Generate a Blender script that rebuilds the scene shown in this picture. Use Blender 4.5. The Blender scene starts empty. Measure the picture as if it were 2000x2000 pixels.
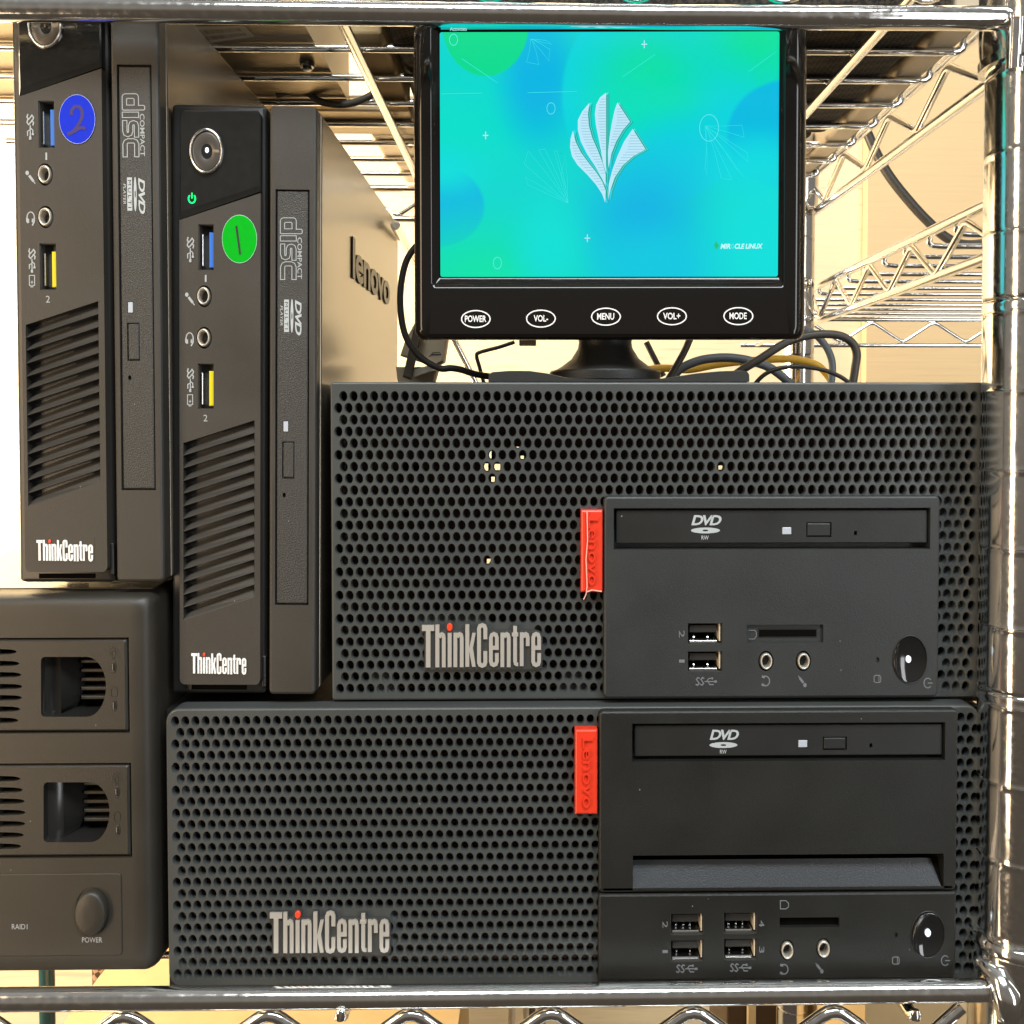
import bpy, bmesh, math, random
from mathutils import Vector, Matrix
random.seed(7)
S = bpy.context.scene
COL = S.collection

# ------------------------------------------------------------------ camera
F, CX, CY = 1930.0, 1070.0, 871.0          # focal length and principal point on a 2000 x 2000 frame
PITCH, YAW = 0.029, 0.0156
CAM = Vector((0.0, 0.0, 1.0))
sp, cp, sw, cw = math.sin(PITCH), math.cos(PITCH), math.sin(YAW), math.cos(YAW)
FW = Vector((sw*cp, cw*cp, -sp)); RT = Vector((cw, -sw, 0)); UP = Vector((sw*sp, cw*sp, cp))
cd = bpy.data.cameras.new('camera'); cam = bpy.data.objects.new('camera', cd); COL.objects.link(cam)
cam.matrix_world = Matrix(((RT.x, UP.x, -FW.x, CAM.x), (RT.y, UP.y, -FW.y, CAM.y), (RT.z, UP.z, -FW.z, CAM.z), (0, 0, 0, 1)))
cd.sensor_fit = 'HORIZONTAL'; cd.sensor_width = 36.0; cd.lens = 36.0*F/2000.0
cd.shift_x = -(CX-1000.0)/2000.0; cd.shift_y = -(1000.0-CY)/2000.0
cd.clip_start = 0.01; cd.clip_end = 50
S.camera = cam

# ------------------------------------------------------------------ world, lamps, exposure
W = bpy.data.worlds.new('World'); S.world = W; W.use_nodes = True
nt = W.node_tree; bg = nt.nodes['Background']; bg.inputs[1].default_value = 0.34
tcw = nt.nodes.new('ShaderNodeTexCoord'); sxw = nt.nodes.new('ShaderNodeSeparateXYZ'); crw = nt.nodes.new('ShaderNodeValToRGB'); mrw = nt.nodes.new('ShaderNodeMapRange')
mrw.inputs['From Min'].default_value = -1.0; mrw.inputs['From Max'].default_value = 1.0
nt.links.new(tcw.outputs['Generated'], sxw.inputs[0]); nt.links.new(sxw.outputs['Z'], mrw.inputs['Value']); nt.links.new(mrw.outputs[0], crw.inputs[0]); nt.links.new(crw.outputs[0], bg.inputs[0])
el = crw.color_ramp.elements; el[0].position = 0.0; el[0].color = (0.20, 0.165, 0.13, 1); el[1].position = 1.0; el[1].color = (1.0, 0.98, 0.93, 1)   # brown floor, pale ceiling
for p_, c_ in ((0.36, (0.25, 0.205, 0.16, 1)), (0.46, (0.50, 0.43, 0.35, 1)), (0.56, (0.62, 0.57, 0.50, 1)), (0.80, (0.55, 0.52, 0.47, 1))): e_w = el.new(p_); e_w.color = c_
def area(name, loc, aim, sx, sy, power, color):
    l = bpy.data.lights.new(name, 'AREA'); l.shape = 'RECTANGLE'; l.size = sx; l.size_y = sy
    l.energy = power; l.color = color
    o = bpy.data.objects.new(name, l); COL.objects.link(o); o.location = loc
    o.rotation_euler = (Vector(aim)-Vector(loc)).to_track_quat('-Z', 'Y').to_euler()
    return o
area('ceiling_light', (0.12, -0.42, 1.95), (0.0, 0.33, 0.93), 1.0, 0.34, 22, (0.90, 0.98, 1.0))
area('haze_fill_light', (-0.50, -0.02, 0.96), (-0.16, 0.33, 0.95), 0.14, 0.7, 3.0, (1.0, 0.74, 0.47))  # added warm fill, stands in for lens haze over the left devices
area('post_fill_light', (0.95, -0.75, 1.10), (0.15, 0.30, 1.0), 0.26, 1.1, 7.0, (0.96, 0.98, 1.0))  # added side light that gives the chrome post its white stripes
area('back_window_light', (-0.66, 0.64, 1.10), (0.02, 0.88, 1.02), 0.30, 0.8, 20, (1.0, 0.83, 0.58))
area('back_wall_light', (0.20, 0.70, 1.80), (0.16, 0.84, 1.0), 0.7, 0.14, 2.4, (1.0, 0.78, 0.48))  # area light aimed at the right part of the back wall
S.view_settings.view_transform = 'Standard'; S.view_settings.look = 'None'
S.view_settings.exposure = 0.0; S.view_settings.gamma = 1.0

# ------------------------------------------------------------------ pixel <-> place
class Frame:
    """maps a photo pixel on a plane of known distance to a point; un-leans a leaning thing"""
    def __init__(s, base=None, lean=0.0): s.base = base; s.lean = lean
    def fix(s, p):
        if s.lean:
            d = p - s.base; c, t = math.cos(-s.lean), math.sin(-s.lean)
            p = s.base + Vector((d.x*c + d.z*t, d.y, -d.x*t + d.z*c))
        return p
    def at(s, px, py, Y):
        d = FW + RT*((px-CX)/F) + UP*((CY-py)/F)
        return s.fix(CAM + d*((Y-CAM.y)/d.y))
    def rect(s, x0, y0, x1, y1, Y):
        mx, my = (x0+x1)/2, (y0+y1)/2
        return s.at(x0, my, Y).x, s.at(x1, my, Y).x, s.at(mx, y1, Y).z, s.at(mx, y0, Y).z
    def ell(s, cx, cy, rx, ry, Y):
        c = s.at(cx, cy, Y)
        return c.x, c.z, s.at(cx+rx, cy, Y).x-c.x, c.z-s.at(cx, cy+ry, Y).z
G = Frame()
def atX(px, py, X):
    d = FW + RT*((px-CX)/F) + UP*((CY-py)/F); return CAM + d*((X-CAM.x)/d.x)
def atZ(px, py, Z):
    d = FW + RT*((px-CX)/F) + UP*((CY-py)/F); return CAM + d*((Z-CAM.z)/d.z)
def proj(p):
    d = Vector(p)-CAM; w = d.dot(FW); return CX+F*d.dot(RT)/w, CY-F*d.dot(UP)/w
Z = lambda h: 1.0 + h

# ------------------------------------------------------------------ materials
def mat(name, base, rough=0.5, metal=0.0, bump=None, spec=0.5, coat=0.0, emit=None, es=1.0, vary=0.0, vscale=60, rvary=0.0, aniso=None, dust=0.0):
    m = bpy.data.materials.new(name); m.use_nodes = True
    nt = m.node_tree; b = nt.nodes['Principled BSDF']
    b.inputs['Base Color'].default_value = (*base, 1); b.inputs['Roughness'].default_value = rough
    b.inputs['Metallic'].default_value = metal; b.inputs['Specular IOR Level'].default_value = spec
    b.inputs['Coat Weight'].default_value = coat
    if emit: b.inputs['Emission Color'].default_value = (*emit, 1); b.inputs['Emission Strength'].default_value = es
    tc = None
    if bump or vary or rvary or dust:
        tc = nt.nodes.new('ShaderNodeTexCoord')
    if bump:
        n = nt.nodes.new('ShaderNodeTexNoise'); n.inputs['Scale'].default_value = bump[0]; n.inputs['Detail'].default_value = 3
        bp = nt.nodes.new('ShaderNodeBump'); bp.inputs['Strength'].default_value = bump[1]; bp.inputs['Distance'].default_value = bump[2]
        src = tc.outputs['Object']
        if aniso:
            mp = nt.nodes.new('ShaderNodeMapping'); mp.inputs['Scale'].default_value = aniso
            nt.links.new(src, mp.inputs['Vector']); src = mp.outputs['Vector']
        nt.links.new(src, n.inputs['Vector'])
        nt.links.new(n.outputs['Fac'], bp.inputs['Height']); nt.links.new(bp.outputs['Normal'], b.inputs['Normal'])
    if vary or rvary:
        n = nt.nodes.new('ShaderNodeTexNoise'); n.inputs['Scale'].default_value = vscale; n.inputs['Detail'].default_value = 6
        nt.links.new(tc.outputs['Object'], n.inputs['Vector'])
        if vary:
            mx = nt.nodes.new('ShaderNodeMix'); mx.data_type = 'RGBA'
            mx.inputs['A'].default_value = (*[c*(1-vary) for c in base], 1); mx.inputs['B'].default_value = (*[min(1, c*(1+vary)) for c in base], 1)
            nt.links.new(n.outputs['Fac'], mx.inputs['Factor']); nt.links.new(mx.outputs['Result'], b.inputs['Base Color'])
        if rvary:
            mr = nt.nodes.new('ShaderNodeMapRange'); mr.inputs['From Min'].default_value = 0.3; mr.inputs['From Max'].default_value = 0.7
            mr.inputs['To Min'].default_value = max(0.02, rough-rvary); mr.inputs['To Max'].default_value = rough+rvary
            nt.links.new(n.outputs['Fac'], mr.inputs['Value']); nt.links.new(mr.outputs['Result'], b.inputs['Roughness'])
    if dust:
        # sparse settled specks of lint with their own pale colour
        vo = nt.nodes.new('ShaderNodeTexVoronoi'); vo.inputs['Scale'].default_value = 190
        nt.links.new(tc.outputs['Object'], vo.inputs['Vector'])
        lt = nt.nodes.new('ShaderNodeMath'); lt.operation = 'LESS_THAN'; lt.inputs[1].default_value = 0.034; nt.links.new(vo.outputs['Distance'], lt.inputs[0])
        sr = nt.nodes.new('ShaderNodeSeparateColor'); nt.links.new(vo.outputs['Color'], sr.inputs[0])
        gt = nt.nodes.new('ShaderNodeMath'); gt.operation = 'GREATER_THAN'; gt.inputs[1].default_value = 1.0-dust; nt.links.new(sr.outputs[0], gt.inputs[0])
        mu = nt.nodes.new('ShaderNodeMath'); mu.operation = 'MULTIPLY'; nt.links.new(lt.outputs[0], mu.inputs[0]); nt.links.new(gt.outputs[0], mu.inputs[1])
        md = nt.nodes.new('ShaderNodeMix'); md.data_type = 'RGBA'; nt.links.new(mu.outputs[0], md.inputs['Factor']); md.inputs['B'].default_value = (0.30, 0.28, 0.25, 1)
        lk = b.inputs['Base Color'].links
        if lk: nt.links.new(lk[0].from_socket, md.inputs['A'])
        else: md.inputs['A'].default_value = (*base, 1)
        nt.links.new(md.outputs['Result'], b.inputs['Base Color'])
    return m
M = {}
M['grille'] = mat('grey_grille_plastic', (0.052, 0.056, 0.055), 0.40, bump=(5000, 0.25, 0.0002), vary=0.16, vscale=35, rvary=0.06, dust=0.10)
M['bezel'] = mat('black_textured_plastic', (0.024, 0.026, 0.0255), 0.47, bump=(4200, 0.45, 0.0002), vary=0.18, vscale=45, rvary=0.09, dust=0.22)
M['bezel_dark'] = mat('black_fine_plastic', (0.0135, 0.0135, 0.012), 0.40, spec=0.42, bump=(4600, 0.45, 0.0002), vary=0.2, vscale=45, rvary=0.09, dust=0.25)
M['door'] = mat('black_drive_plastic', (0.016, 0.016, 0.015), 0.38, bump=(3800, 0.25, 0.0002), rvary=0.07, vscale=50, dust=0.2)
M['tray'] = mat('coarse_black_plastic', (0.034, 0.033, 0.031), 0.42, bump=(2300, 0.75, 0.0004), dust=0.3)
M['tiny'] = mat('satin_black_plastic', (0.037, 0.033, 0.028), 0.46, bump=(4600, 0.4, 0.0002), vary=0.15, vscale=40, rvary=0.08, dust=0.25)
M['gloss'] = mat('glossy_black_plastic', (0.010, 0.010, 0.010), 0.10, coat=0.3, bump=(900, 0.03, 0.0001), rvary=0.05, vscale=90)
M['dusty_gloss'] = mat('dusty_glossy_plastic', (0.013, 0.013, 0.012), 0.13, coat=0.2, vary=0.30, vscale=300, rvary=0.05)
M['shell'] = mat('dark_casing', (0.016, 0.015, 0.014), 0.34, bump=(3000, 0.2, 0.0002), vary=0.2, vscale=30)
M['steel_paint'] = mat('black_painted_steel', (0.020, 0.018, 0.016), 0.30, coat=0.6, bump=(2600, 0.08, 0.0001))
M['steel_side'] = mat('satin_dark_steel', (0.24, 0.205, 0.16), 0.24, metal=0.7, bump=(2600, 0.06, 0.0001))
M['logo'] = mat('dark_reflection_letters', (0.012, 0.010, 0.008), 0.30, spec=0.12)  # dark colour stands in for a dark reflection on the letters
M['interior'] = mat('case_interior', (0.10, 0.078, 0.062), 0.7, vary=0.5, vscale=70)
M['hole_backing'] = mat('brown_hole_backing', (0.16, 0.105, 0.082), 0.7, vary=0.5, vscale=90)
M['brushed_dark'] = mat('brushed_dark_metal', (0.13, 0.12, 0.11), 0.34, metal=0.8)
M['shade_black'] = mat('hole_shade_black', (0.004, 0.0035, 0.003), 0.8, spec=0.02)  # near-black colour painting the shade inside holes and sockets; also the display panel's black
M['slope'] = mat('grained_black_plastic', (0.032, 0.035, 0.040), 0.27, bump=(2600, 0.22, 0.0003))
M['red'] = mat('red_plastic', (0.70, 0.040, 0.014), 0.36, spec=0.5)
M['reddot'] = mat('red_dot_paint', (0.85, 0.06, 0.02), 0.4)
M['film'] = mat('clear_film', (0.92, 0.45, 0.36), 0.12)
M['badge_metal'] = mat('brushed_badge_metal', (0.62, 0.585, 0.535), 0.38, metal=0.55, bump=(2600, 0.15, 0.0001), aniso=(1, 1, 12))
M['badge_plate'] = mat('badge_plate_plastic', (0.040, 0.040, 0.038), 0.42, bump=(4000, 0.3, 0.0002))
M['print_white'] = mat('white_print', (0.82, 0.81, 0.80), 0.5)
M['print_grey'] = mat('grey_print', (0.36, 0.38, 0.39), 0.5)
M['print_dim'] = mat('dim_grey_print', (0.16, 0.17, 0.18), 0.5)
M['dvd_print'] = mat('silver_print', (0.42, 0.45, 0.46), 0.45)
M['led'] = mat('unlit_led_lens', (0.44, 0.47, 0.53), 0.3)
M['led_on'] = mat('lit_white_led', (0.8, 0.85, 0.9), 0.3, emit=(0.72, 0.85, 1.0), es=0.7)
M['led_green'] = mat('lit_green_led', (0.0, 0.6, 0.15), 0.3, emit=(0.0, 0.80, 0.16), es=0.9)
M['chrome'] = mat('chrome_plating', (0.88, 0.875, 0.86), 0.11, metal=1.0, bump=(420, 0.025, 0.0002), rvary=0.07, vscale=420, vary=0.06)
M['chrome_old'] = mat('pitted_chrome', (0.86, 0.855, 0.84), 0.13, metal=1.0, bump=(260, 0.012, 0.0002), rvary=0.05, vscale=700, vary=0.06)
M['usb_metal'] = mat('connector_steel', (0.78, 0.77, 0.75), 0.22, metal=1.0)
M['ring_metal'] = mat('jack_ring_metal', (0.62, 0.58, 0.51), 0.36, metal=0.7)
M['ring_chrome'] = mat('button_ring_chrome', (0.82, 0.81, 0.79), 0.18, metal=1.0)
M['usb_lining'] = mat('connector_dark_shell', (0.05, 0.045, 0.04), 0.5)  # steel lining coloured dark, shade inside the socket put into the colour
M['usb_black'] = mat('connector_black_plastic', (0.020, 0.018, 0.016), 0.45)
M['usb_blue'] = mat('connector_blue_plastic', (0.035, 0.16, 0.62), 0.4)
M['usb_yellow'] = mat('connector_yellow_plastic', (0.66, 0.58, 0.015), 0.4)
M['st_green'] = mat('green_paper', (0.0, 0.36, 0.010), 0.6, spec=0.1, vary=0.10, vscale=700, bump=(1500, 0.3, 0.0001))
M['st_blue'] = mat('blue_paper', (0.010, 0.028, 0.50), 0.6, spec=0.1, vary=0.12, vscale=700, bump=(1500, 0.3, 0.0001))
M['st_edge'] = mat('paper_cut_edge', (0.55, 0.62, 0.75), 0.6)
M['ink'] = mat('marker_ink', (0.012, 0.03, 0.02), 0.5)
M['ink2'] = mat('marker_ink_on_blue', (0.035, 0.02, 0.13), 0.5)
M['nas'] = mat('matte_black_casing', (0.027, 0.0235, 0.0185), 0.42, bump=(4200, 0.4, 0.0002), vary=0.18, vscale=40, rvary=0.08, dust=0.25)
M['nas_gloss'] = mat('smooth_recess_plastic', (0.018, 0.017, 0.016), 0.22)
M['mon'] = mat('piano_black_plastic', (0.007, 0.006, 0.0055), 0.08, spec=0.40, bump=(700, 0.025, 0.0001), rvary=0.04, vscale=200)
M['mon_mat'] = mat('matte_black_stand', (0.020, 0.020, 0.019), 0.42, bump=(2500, 0.4, 0.0003))
M['cable_black'] = mat('black_cable_rubber', (0.040, 0.034, 0.028), 0.40)
M['cable_grey'] = mat('dark_grey_cable_rubber', (0.075, 0.065, 0.052), 0.42)
M['cable_blue'] = mat('blue_grey_cable_rubber', (0.13, 0.14, 0.15), 0.45)
M['cable_yellow'] = mat('yellow_cable_rubber', (0.72, 0.40, 0.03), 0.45)
M['plug'] = mat('taupe_plug_plastic', (0.66, 0.54, 0.37), 0.5)
M['plug_dark'] = mat('dark_plug_plastic', (0.11, 0.085, 0.06), 0.5)
M['beige'] = mat('beige_plastic', (0.60, 0.50, 0.36), 0.5, vary=0.1)
M['card'] = mat('kraft_cardboard', (0.42, 0.30, 0.15), 0.8, vary=0.12, vscale=80)
M['gold_metal'] = mat('satin_device_metal', (0.42, 0.34, 0.23), 0.40, metal=0.6, bump=(2000, 0.2, 0.0002))
M['paper'] = mat('label_paper', (0.62, 0.55, 0.44), 0.7)
M['label_ink'] = mat('label_ink', (0.22, 0.18, 0.13), 0.7)
M['teal_glass'] = mat('dark_teal_plastic', (0.03, 0.07, 0.07), 0.15, coat=0.4)
M['brown'] = mat('dark_brown_wood', (0.05, 0.028, 0.012), 0.45, vary=0.4, vscale=40)

def weave(name, dark, light, scale):
    m = bpy.data.materials.new(name); m.use_nodes = True; nt = m.node_tree; b = nt.nodes['Principled BSDF']
    b.inputs['Roughness'].default_value = 0.75
    tc = nt.nodes.new('ShaderNodeTexCoord'); ck = nt.nodes.new('ShaderNodeTexChecker'); ck.inputs['Scale'].default_value = scale
    mp = nt.nodes.new('ShaderNodeMapping'); mp.inputs['Rotation'].default_value = (0.7, 0.4, 0.6)
    nz = nt.nodes.new('ShaderNodeTexNoise'); nz.inputs['Scale'].default_value = scale*0.7
    ck.inputs['Color1'].default_value = (*dark, 1); ck.inputs['Color2'].default_value = (*light, 1)
    bp = nt.nodes.new('ShaderNodeBump'); bp.inputs['Distance'].default_value = 0.0006; bp.inputs['Strength'].default_value = 0.8
    nt.links.new(tc.outputs['Object'], mp.inputs[0]); nt.links.new(mp.outputs[0], ck.inputs['Vector'])
    mx = nt.nodes.new('ShaderNodeMix'); mx.data_type = 'RGBA'; mx.blend_type = 'MULTIPLY'; mx.inputs['Factor'].default_value = 0.6
    nt.links.new(tc.outputs['Object'], nz.inputs['Vector'])
    nt.links.new(ck.outputs['Color'], mx.inputs['A']); nt.links.new(nz.outputs['Color'], mx.inputs['B'])
    nt.links.new(mx.outputs['Result'], b.inputs['Base Color'])
    nt.links.new(ck.outputs['Fac'], bp.inputs['Height']); nt.links.new(bp.outputs['Normal'], b.inputs['Normal'])
    return m
M['fabric'] = weave('black_woven_fabric', (0.010, 0.008, 0.006), (0.075, 0.055, 0.035), 620)
M['basket'] = weave('brown_wicker', (0.10, 0.045, 0.02), (0.55, 0.32, 0.17), 260)

def wall_material(name, base, lo=0.80):
    m = bpy.data.materials.new(name); m.use_nodes = True; nt = m.node_tree; b = nt.nodes['Principled BSDF']
    b.inputs['Roughness'].default_value = 0.75
    tc = nt.nodes.new('ShaderNodeTexCoord'); mp = nt.nodes.new('ShaderNodeMapping'); mp.inputs['Scale'].default_value = (14, 1, 230)
    n = nt.nodes.new('ShaderNodeTexNoise'); n.inputs['Scale'].default_value = 1.0; n.inputs['Detail'].default_value = 5
    nt.links.new(tc.outputs['Object'], mp.inputs[0]); nt.links.new(mp.outputs[0], n.inputs['Vector'])
    cr = nt.nodes.new('ShaderNodeValToRGB'); cr.color_ramp.elements[0].position = 0.30; cr.color_ramp.elements[1].position = 0.42
    cr.color_ramp.elements[0].color = (*[c*lo for c in base], 1); cr.color_ramp.elements[1].color = (*base, 1)
    nt.links.new(n.outputs['Fac'], cr.inputs[0]); nt.links.new(cr.outputs[0], b.inputs['Base Color'])
    bp = nt.nodes.new('ShaderNodeBump'); bp.inputs['Distance'].default_value = 0.0008; bp.inputs['Strength'].default_value = 0.4
    nt.links.new(n.outputs['Fac'], bp.inputs['Height']); nt.links.new(bp.outputs['Normal'], b.inputs['Normal'])
    return m
M['wall'] = wall_material('cream_wallpaper', (0.76, 0.63, 0.42))
M['wall2'] = wall_material('cream_panel', (0.66, 0.48, 0.27), 0.97)

# ------------------------------------------------------------------ mesh helpers
def rrect(x0, x1, z0, z1, rx, rz, n=5):
    if rx <= 0 or rz <= 0: n = 1; rx = rz = 0
    out = []
    for (cx, cz, a0) in ((x1-rx, z1-rz, 0), (x0+rx, z1-rz, 90), (x0+rx, z0+rz, 180), (x1-rx, z0+rz, 270)):
        for i in range(n):
            a = math.radians(a0 + (90.0*i/(n-1) if n > 1 else 0)); out.append((cx+rx*math.cos(a), cz+rz*math.sin(a)))
    return out
def ellipse(cx, cz, rx, rz, n=24):
    return [(cx+rx*math.cos(2*math.pi*i/n), cz+rz*math.sin(2*math.pi*i/n)) for i in range(n)]
class MB:
    def __init__(s): s.v = []; s.f = []
    def add(s, pts): i = len(s.v); s.v.extend([tuple(p) for p in pts]); return list(range(i, i+len(pts)))
    def poly(s, pts): s.f.append(s.add(pts)); return s
    def loop(s, xz, y): return s.add([(x, y, z) for x, z in xz])
    def bridge(s, a, b):
        n = len(a)
        for i in range(n): s.f.append([a[i], a[(i+1) % n], b[(i+1) % n], b[i]])
    def loft(s, loops, cap0=True, cap1=True):
        ids = [s.loop(xz, y) for xz, y in loops]
        for a, b in zip(ids, ids[1:]): s.bridge(a, b)
        if cap0: s.f.append(ids[0][::-1])
        if cap1: s.f.append(ids[-1])
        return s
    def box(s, x0, x1, y0, y1, z0, z1):
        i = s.add([(x, y, z) for x in (x0, x1) for y in (y0, y1) for z in (z0, z1)])
        for q in ((0, 1, 3, 2), (4, 6, 7, 5), (0, 4, 5, 1), (2, 3, 7, 6), (0, 2, 6, 4), (1, 5, 7, 3)): s.f.append([i[k] for k in q])
        return s
    def plate(s, x0, x1, z0, z1, yf, yb, rx=0, rz=0, c=0.0003, n=5):
        rx2, rz2 = max(rx-c, 1e-5) if rx else 0, max(rz-c, 1e-5) if rz else 0
        L = [(rrect(x0, x1, z0, z1, rx, rz, n), yb), (rrect(x0, x1, z0, z1, rx, rz, n), yf+c)]
        if c: L.append((rrect(x0+c*0.35, x1-c*0.35, z0+c*0.35, z1-c*0.35, rx2 if rx else 0, rz2, n), yf+c*0.35)); L.append((rrect(x0+c, x1-c, z0+c, z1-c, rx2, rz2, n), yf))
        return s.loft(L)
    def stack(s, cx, cz, prof, n=24, cap0=True, cap1=True):
        return s.loft([(ellipse(cx, cz, rx, rz, n), y) for rx, rz, y in prof], cap0, cap1)
    def tube(s, pts, r, n=10, cap=True, xs=1.0):
        pts = [Vector(p) for p in pts]; rings = []; prev = None
        for i, p in enumerate(pts):
            t = (pts[min(i+1, len(pts)-1)]-pts[max(i-1, 0)]).normalized()
            if prev is None:
                a = Vector((0, 0, 1)) if abs(t.z) < 0.9 else Vector((1, 0, 0))
                u = t.cross(a).normalized()
            else:
                u = (prev - t*prev.dot(t)).normalized()
            prev = u; w = t.cross(u)
            rr = r[i] if isinstance(r, (list, tuple)) else r
            ring = []
            for k in range(n):
                d = (u*math.cos(2*math.pi*k/n)+w*math.sin(2*math.pi*k/n))*rr; d.x *= xs
                ring.append(p+d)
            rings.append(s.add(ring))
        for a, b in zip(rings, rings[1:]): s.bridge(a, b)
        if cap: s.f.append(rings[0][::-1]); s.f.append(rings[-1])
        return s
    def lathe_z(s, cx, cy, prof, xs=1.0, n=32):
        rings = [s.add([(cx+r*xs*math.cos(2*math.pi*k/n), cy+r*math.sin(2*math.pi*k/n), z) for k in range(n)]) for r, z in prof]
        for a, b in zip(rings, rings[1:]): s.bridge(a, b)
        s.f.append(rings[0][::-1]); s.f.append(rings[-1])
        return s
    def extrude_xz(s, xz, yf, yb):
        a = s.loop(xz, yf); b = s.loop(xz, yb); s.f.append(a); s.f.append(b[::-1]); s.bridge(a, b); return s
    def ribbon(s, pts, w, yf, yb, closed=False):
        """thick polyline drawn in the XZ plane and extruded"""
        P = [Vector((p[0], p[1])) for p in pts]; n = len(P); A = []; B = []
        for i in range(n):
            if closed: p0, p2 = P[(i-1) % n], P[(i+1) % n]
            else: p0, p2 = P[max(i-1, 0)], P[min(i+1, n-1)]
            d1 = (P[i]-p0); d2 = (p2-P[i])
            if d1.length < 1e-9: d1 = d2
            if d2.length < 1e-9: d2 = d1
            d1.normalize(); d2.normalize(); t = (d1+d2)
            t = t.normalized() if t.length > 1e-6 else d1
            nn = Vector((-t.y, t.x)); k = max(0.5, nn.dot(Vector((-d1.y, d1.x))))
            A.append(P[i]+nn*(w/2/k)); B.append(P[i]-nn*(w/2/k))
        rng = range(n) if closed else range(n-1)
        af = s.add([(p.x, yf, p.y) for p in A]); bf = s.add([(p.x, yf, p.y) for p in B])
        ab = s.add([(p.x, yb, p.y) for p in A]); bb = s.add([(p.x, yb, p.y) for p in B])
        for i in rng:
            j = (i+1) % n
            s.f.append([af[i], af[j], bf[j], bf[i]]); s.f.append([ab[i], af[i], af[j], ab[j]][::-1]); s.f.append([bb[i], bf[i], bf[j], bb[j]])
        if not closed:
            s.f.append([af[0], bf[0], bb[0], ab[0]]); s.f.append([af[-1], ab[-1], bb[-1], bf[-1]])
        return s
    def build(s, name, m, parent=None, smooth=True, angle=35, merge=True):
        off = parent_off(parent)
        me = bpy.data.meshes.new(name)
        me.from_pydata([(x-off.x, y-off.y, z-off.z) for x, y, z in s.v], [], s.f); me.update()
        if merge:
            bm = bmesh.new(); bm.from_mesh(me)
            bmesh.ops.remove_doubles(bm, verts=bm.verts, dist=2e-6)
            bmesh.ops.recalc_face_normals(bm, faces=bm.faces)
            bm.to_mesh(me); bm.free()
        if smooth:
            for p in me.polygons: p.use_smooth = True
            me.set_sharp_from_angle(angle=math.radians(angle))
        me.materials.append(M[m] if isinstance(m, str) else m)
        return link(name, me, parent)
ROOT = {}
def parent_off(parent):
    return ROOT.get(parent.name, Vector((0, 0, 0))) if parent else Vector((0, 0, 0))
def link(name, me, parent):
    o = bpy.data.objects.new(name, me); COL.objects.link(o)
    if parent: o.parent = parent; ROOT[o.name] = parent_off(parent)
    return o
def thing(name, label, cat, base, group=None, lean=0.0):
    o = bpy.data.objects.new(name, None); COL.objects.link(o); o.location = base; o.empty_display_size = 0.01
    o['label'] = label; o['category'] = cat
    if group: o['group'] = group
    if lean: o.rotation_euler = (0, lean, 0)
    ROOT[o.name] = Vector(base)
    return o
def tag(o, label, cat, group=None):
    o['label'] = label; o['category'] = cat
    if group: o['group'] = group
    return o
def structure(o): o['kind'] = 'structure'; return o

def holed(mb, x0, x1, z0, z1, y, holes):
    """flat front face with real openings. holes: ('r',x0,x1,z0,z1,depth,floor) or ('e',cx,cz,rx,rz,depth,floor)"""
    B = []
    for h in holes:
        B.append((h[1], h[2], h[3], h[4]) if h[0] == 'r' else (h[1]-h[3]*1.08, h[1]+h[3]*1.08, h[2]-h[4]*1.08, h[2]+h[4]*1.08))
    xs = sorted(set([x0, x1]+[b[0] for b in B]+[b[1] for b in B])); zs = sorted(set([z0, z1]+[b[2] for b in B]+[b[3] for b in B]))
    for i in range(len(xs)-1):
        run = None
        for j in range(len(zs)-1):
            mx, mz = (xs[i]+xs[i+1])/2, (zs[j]+zs[j+1])/2
            if any(b[0] < mx < b[1] and b[2] < mz < b[3] for b in B): continue
            mb.poly([(xs[i], y, zs[j]), (xs[i+1], y, zs[j]), (xs[i+1], y, zs[j+1]), (xs[i], y, zs[j+1])])
    for h, b in zip(holes, B):
        if h[0] == 'r':
            L = rrect(b[0], b[1], b[2], b[3], 0, 0)
        else:
            n = 24; L = ellipse(h[1], h[2], h[3], h[4], n)
            O = []
            for i in range(n):
                a = 2*math.pi*(i)/n; c, t = math.cos(a), math.sin(a); k = 1.08/max(abs(c), abs(t)); O.append((h[1]+h[3]*k*c, h[2]+h[4]*k*t))
            # the 45 degree samples land on the corners
            mb.bridge(mb.loop(O, y), mb.loop(L, y))
        a = mb.loop(L, y); d = mb.loop(L, y+h[5]); mb.bridge(a, d)
        if h[6]: mb.f.append(d)
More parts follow.
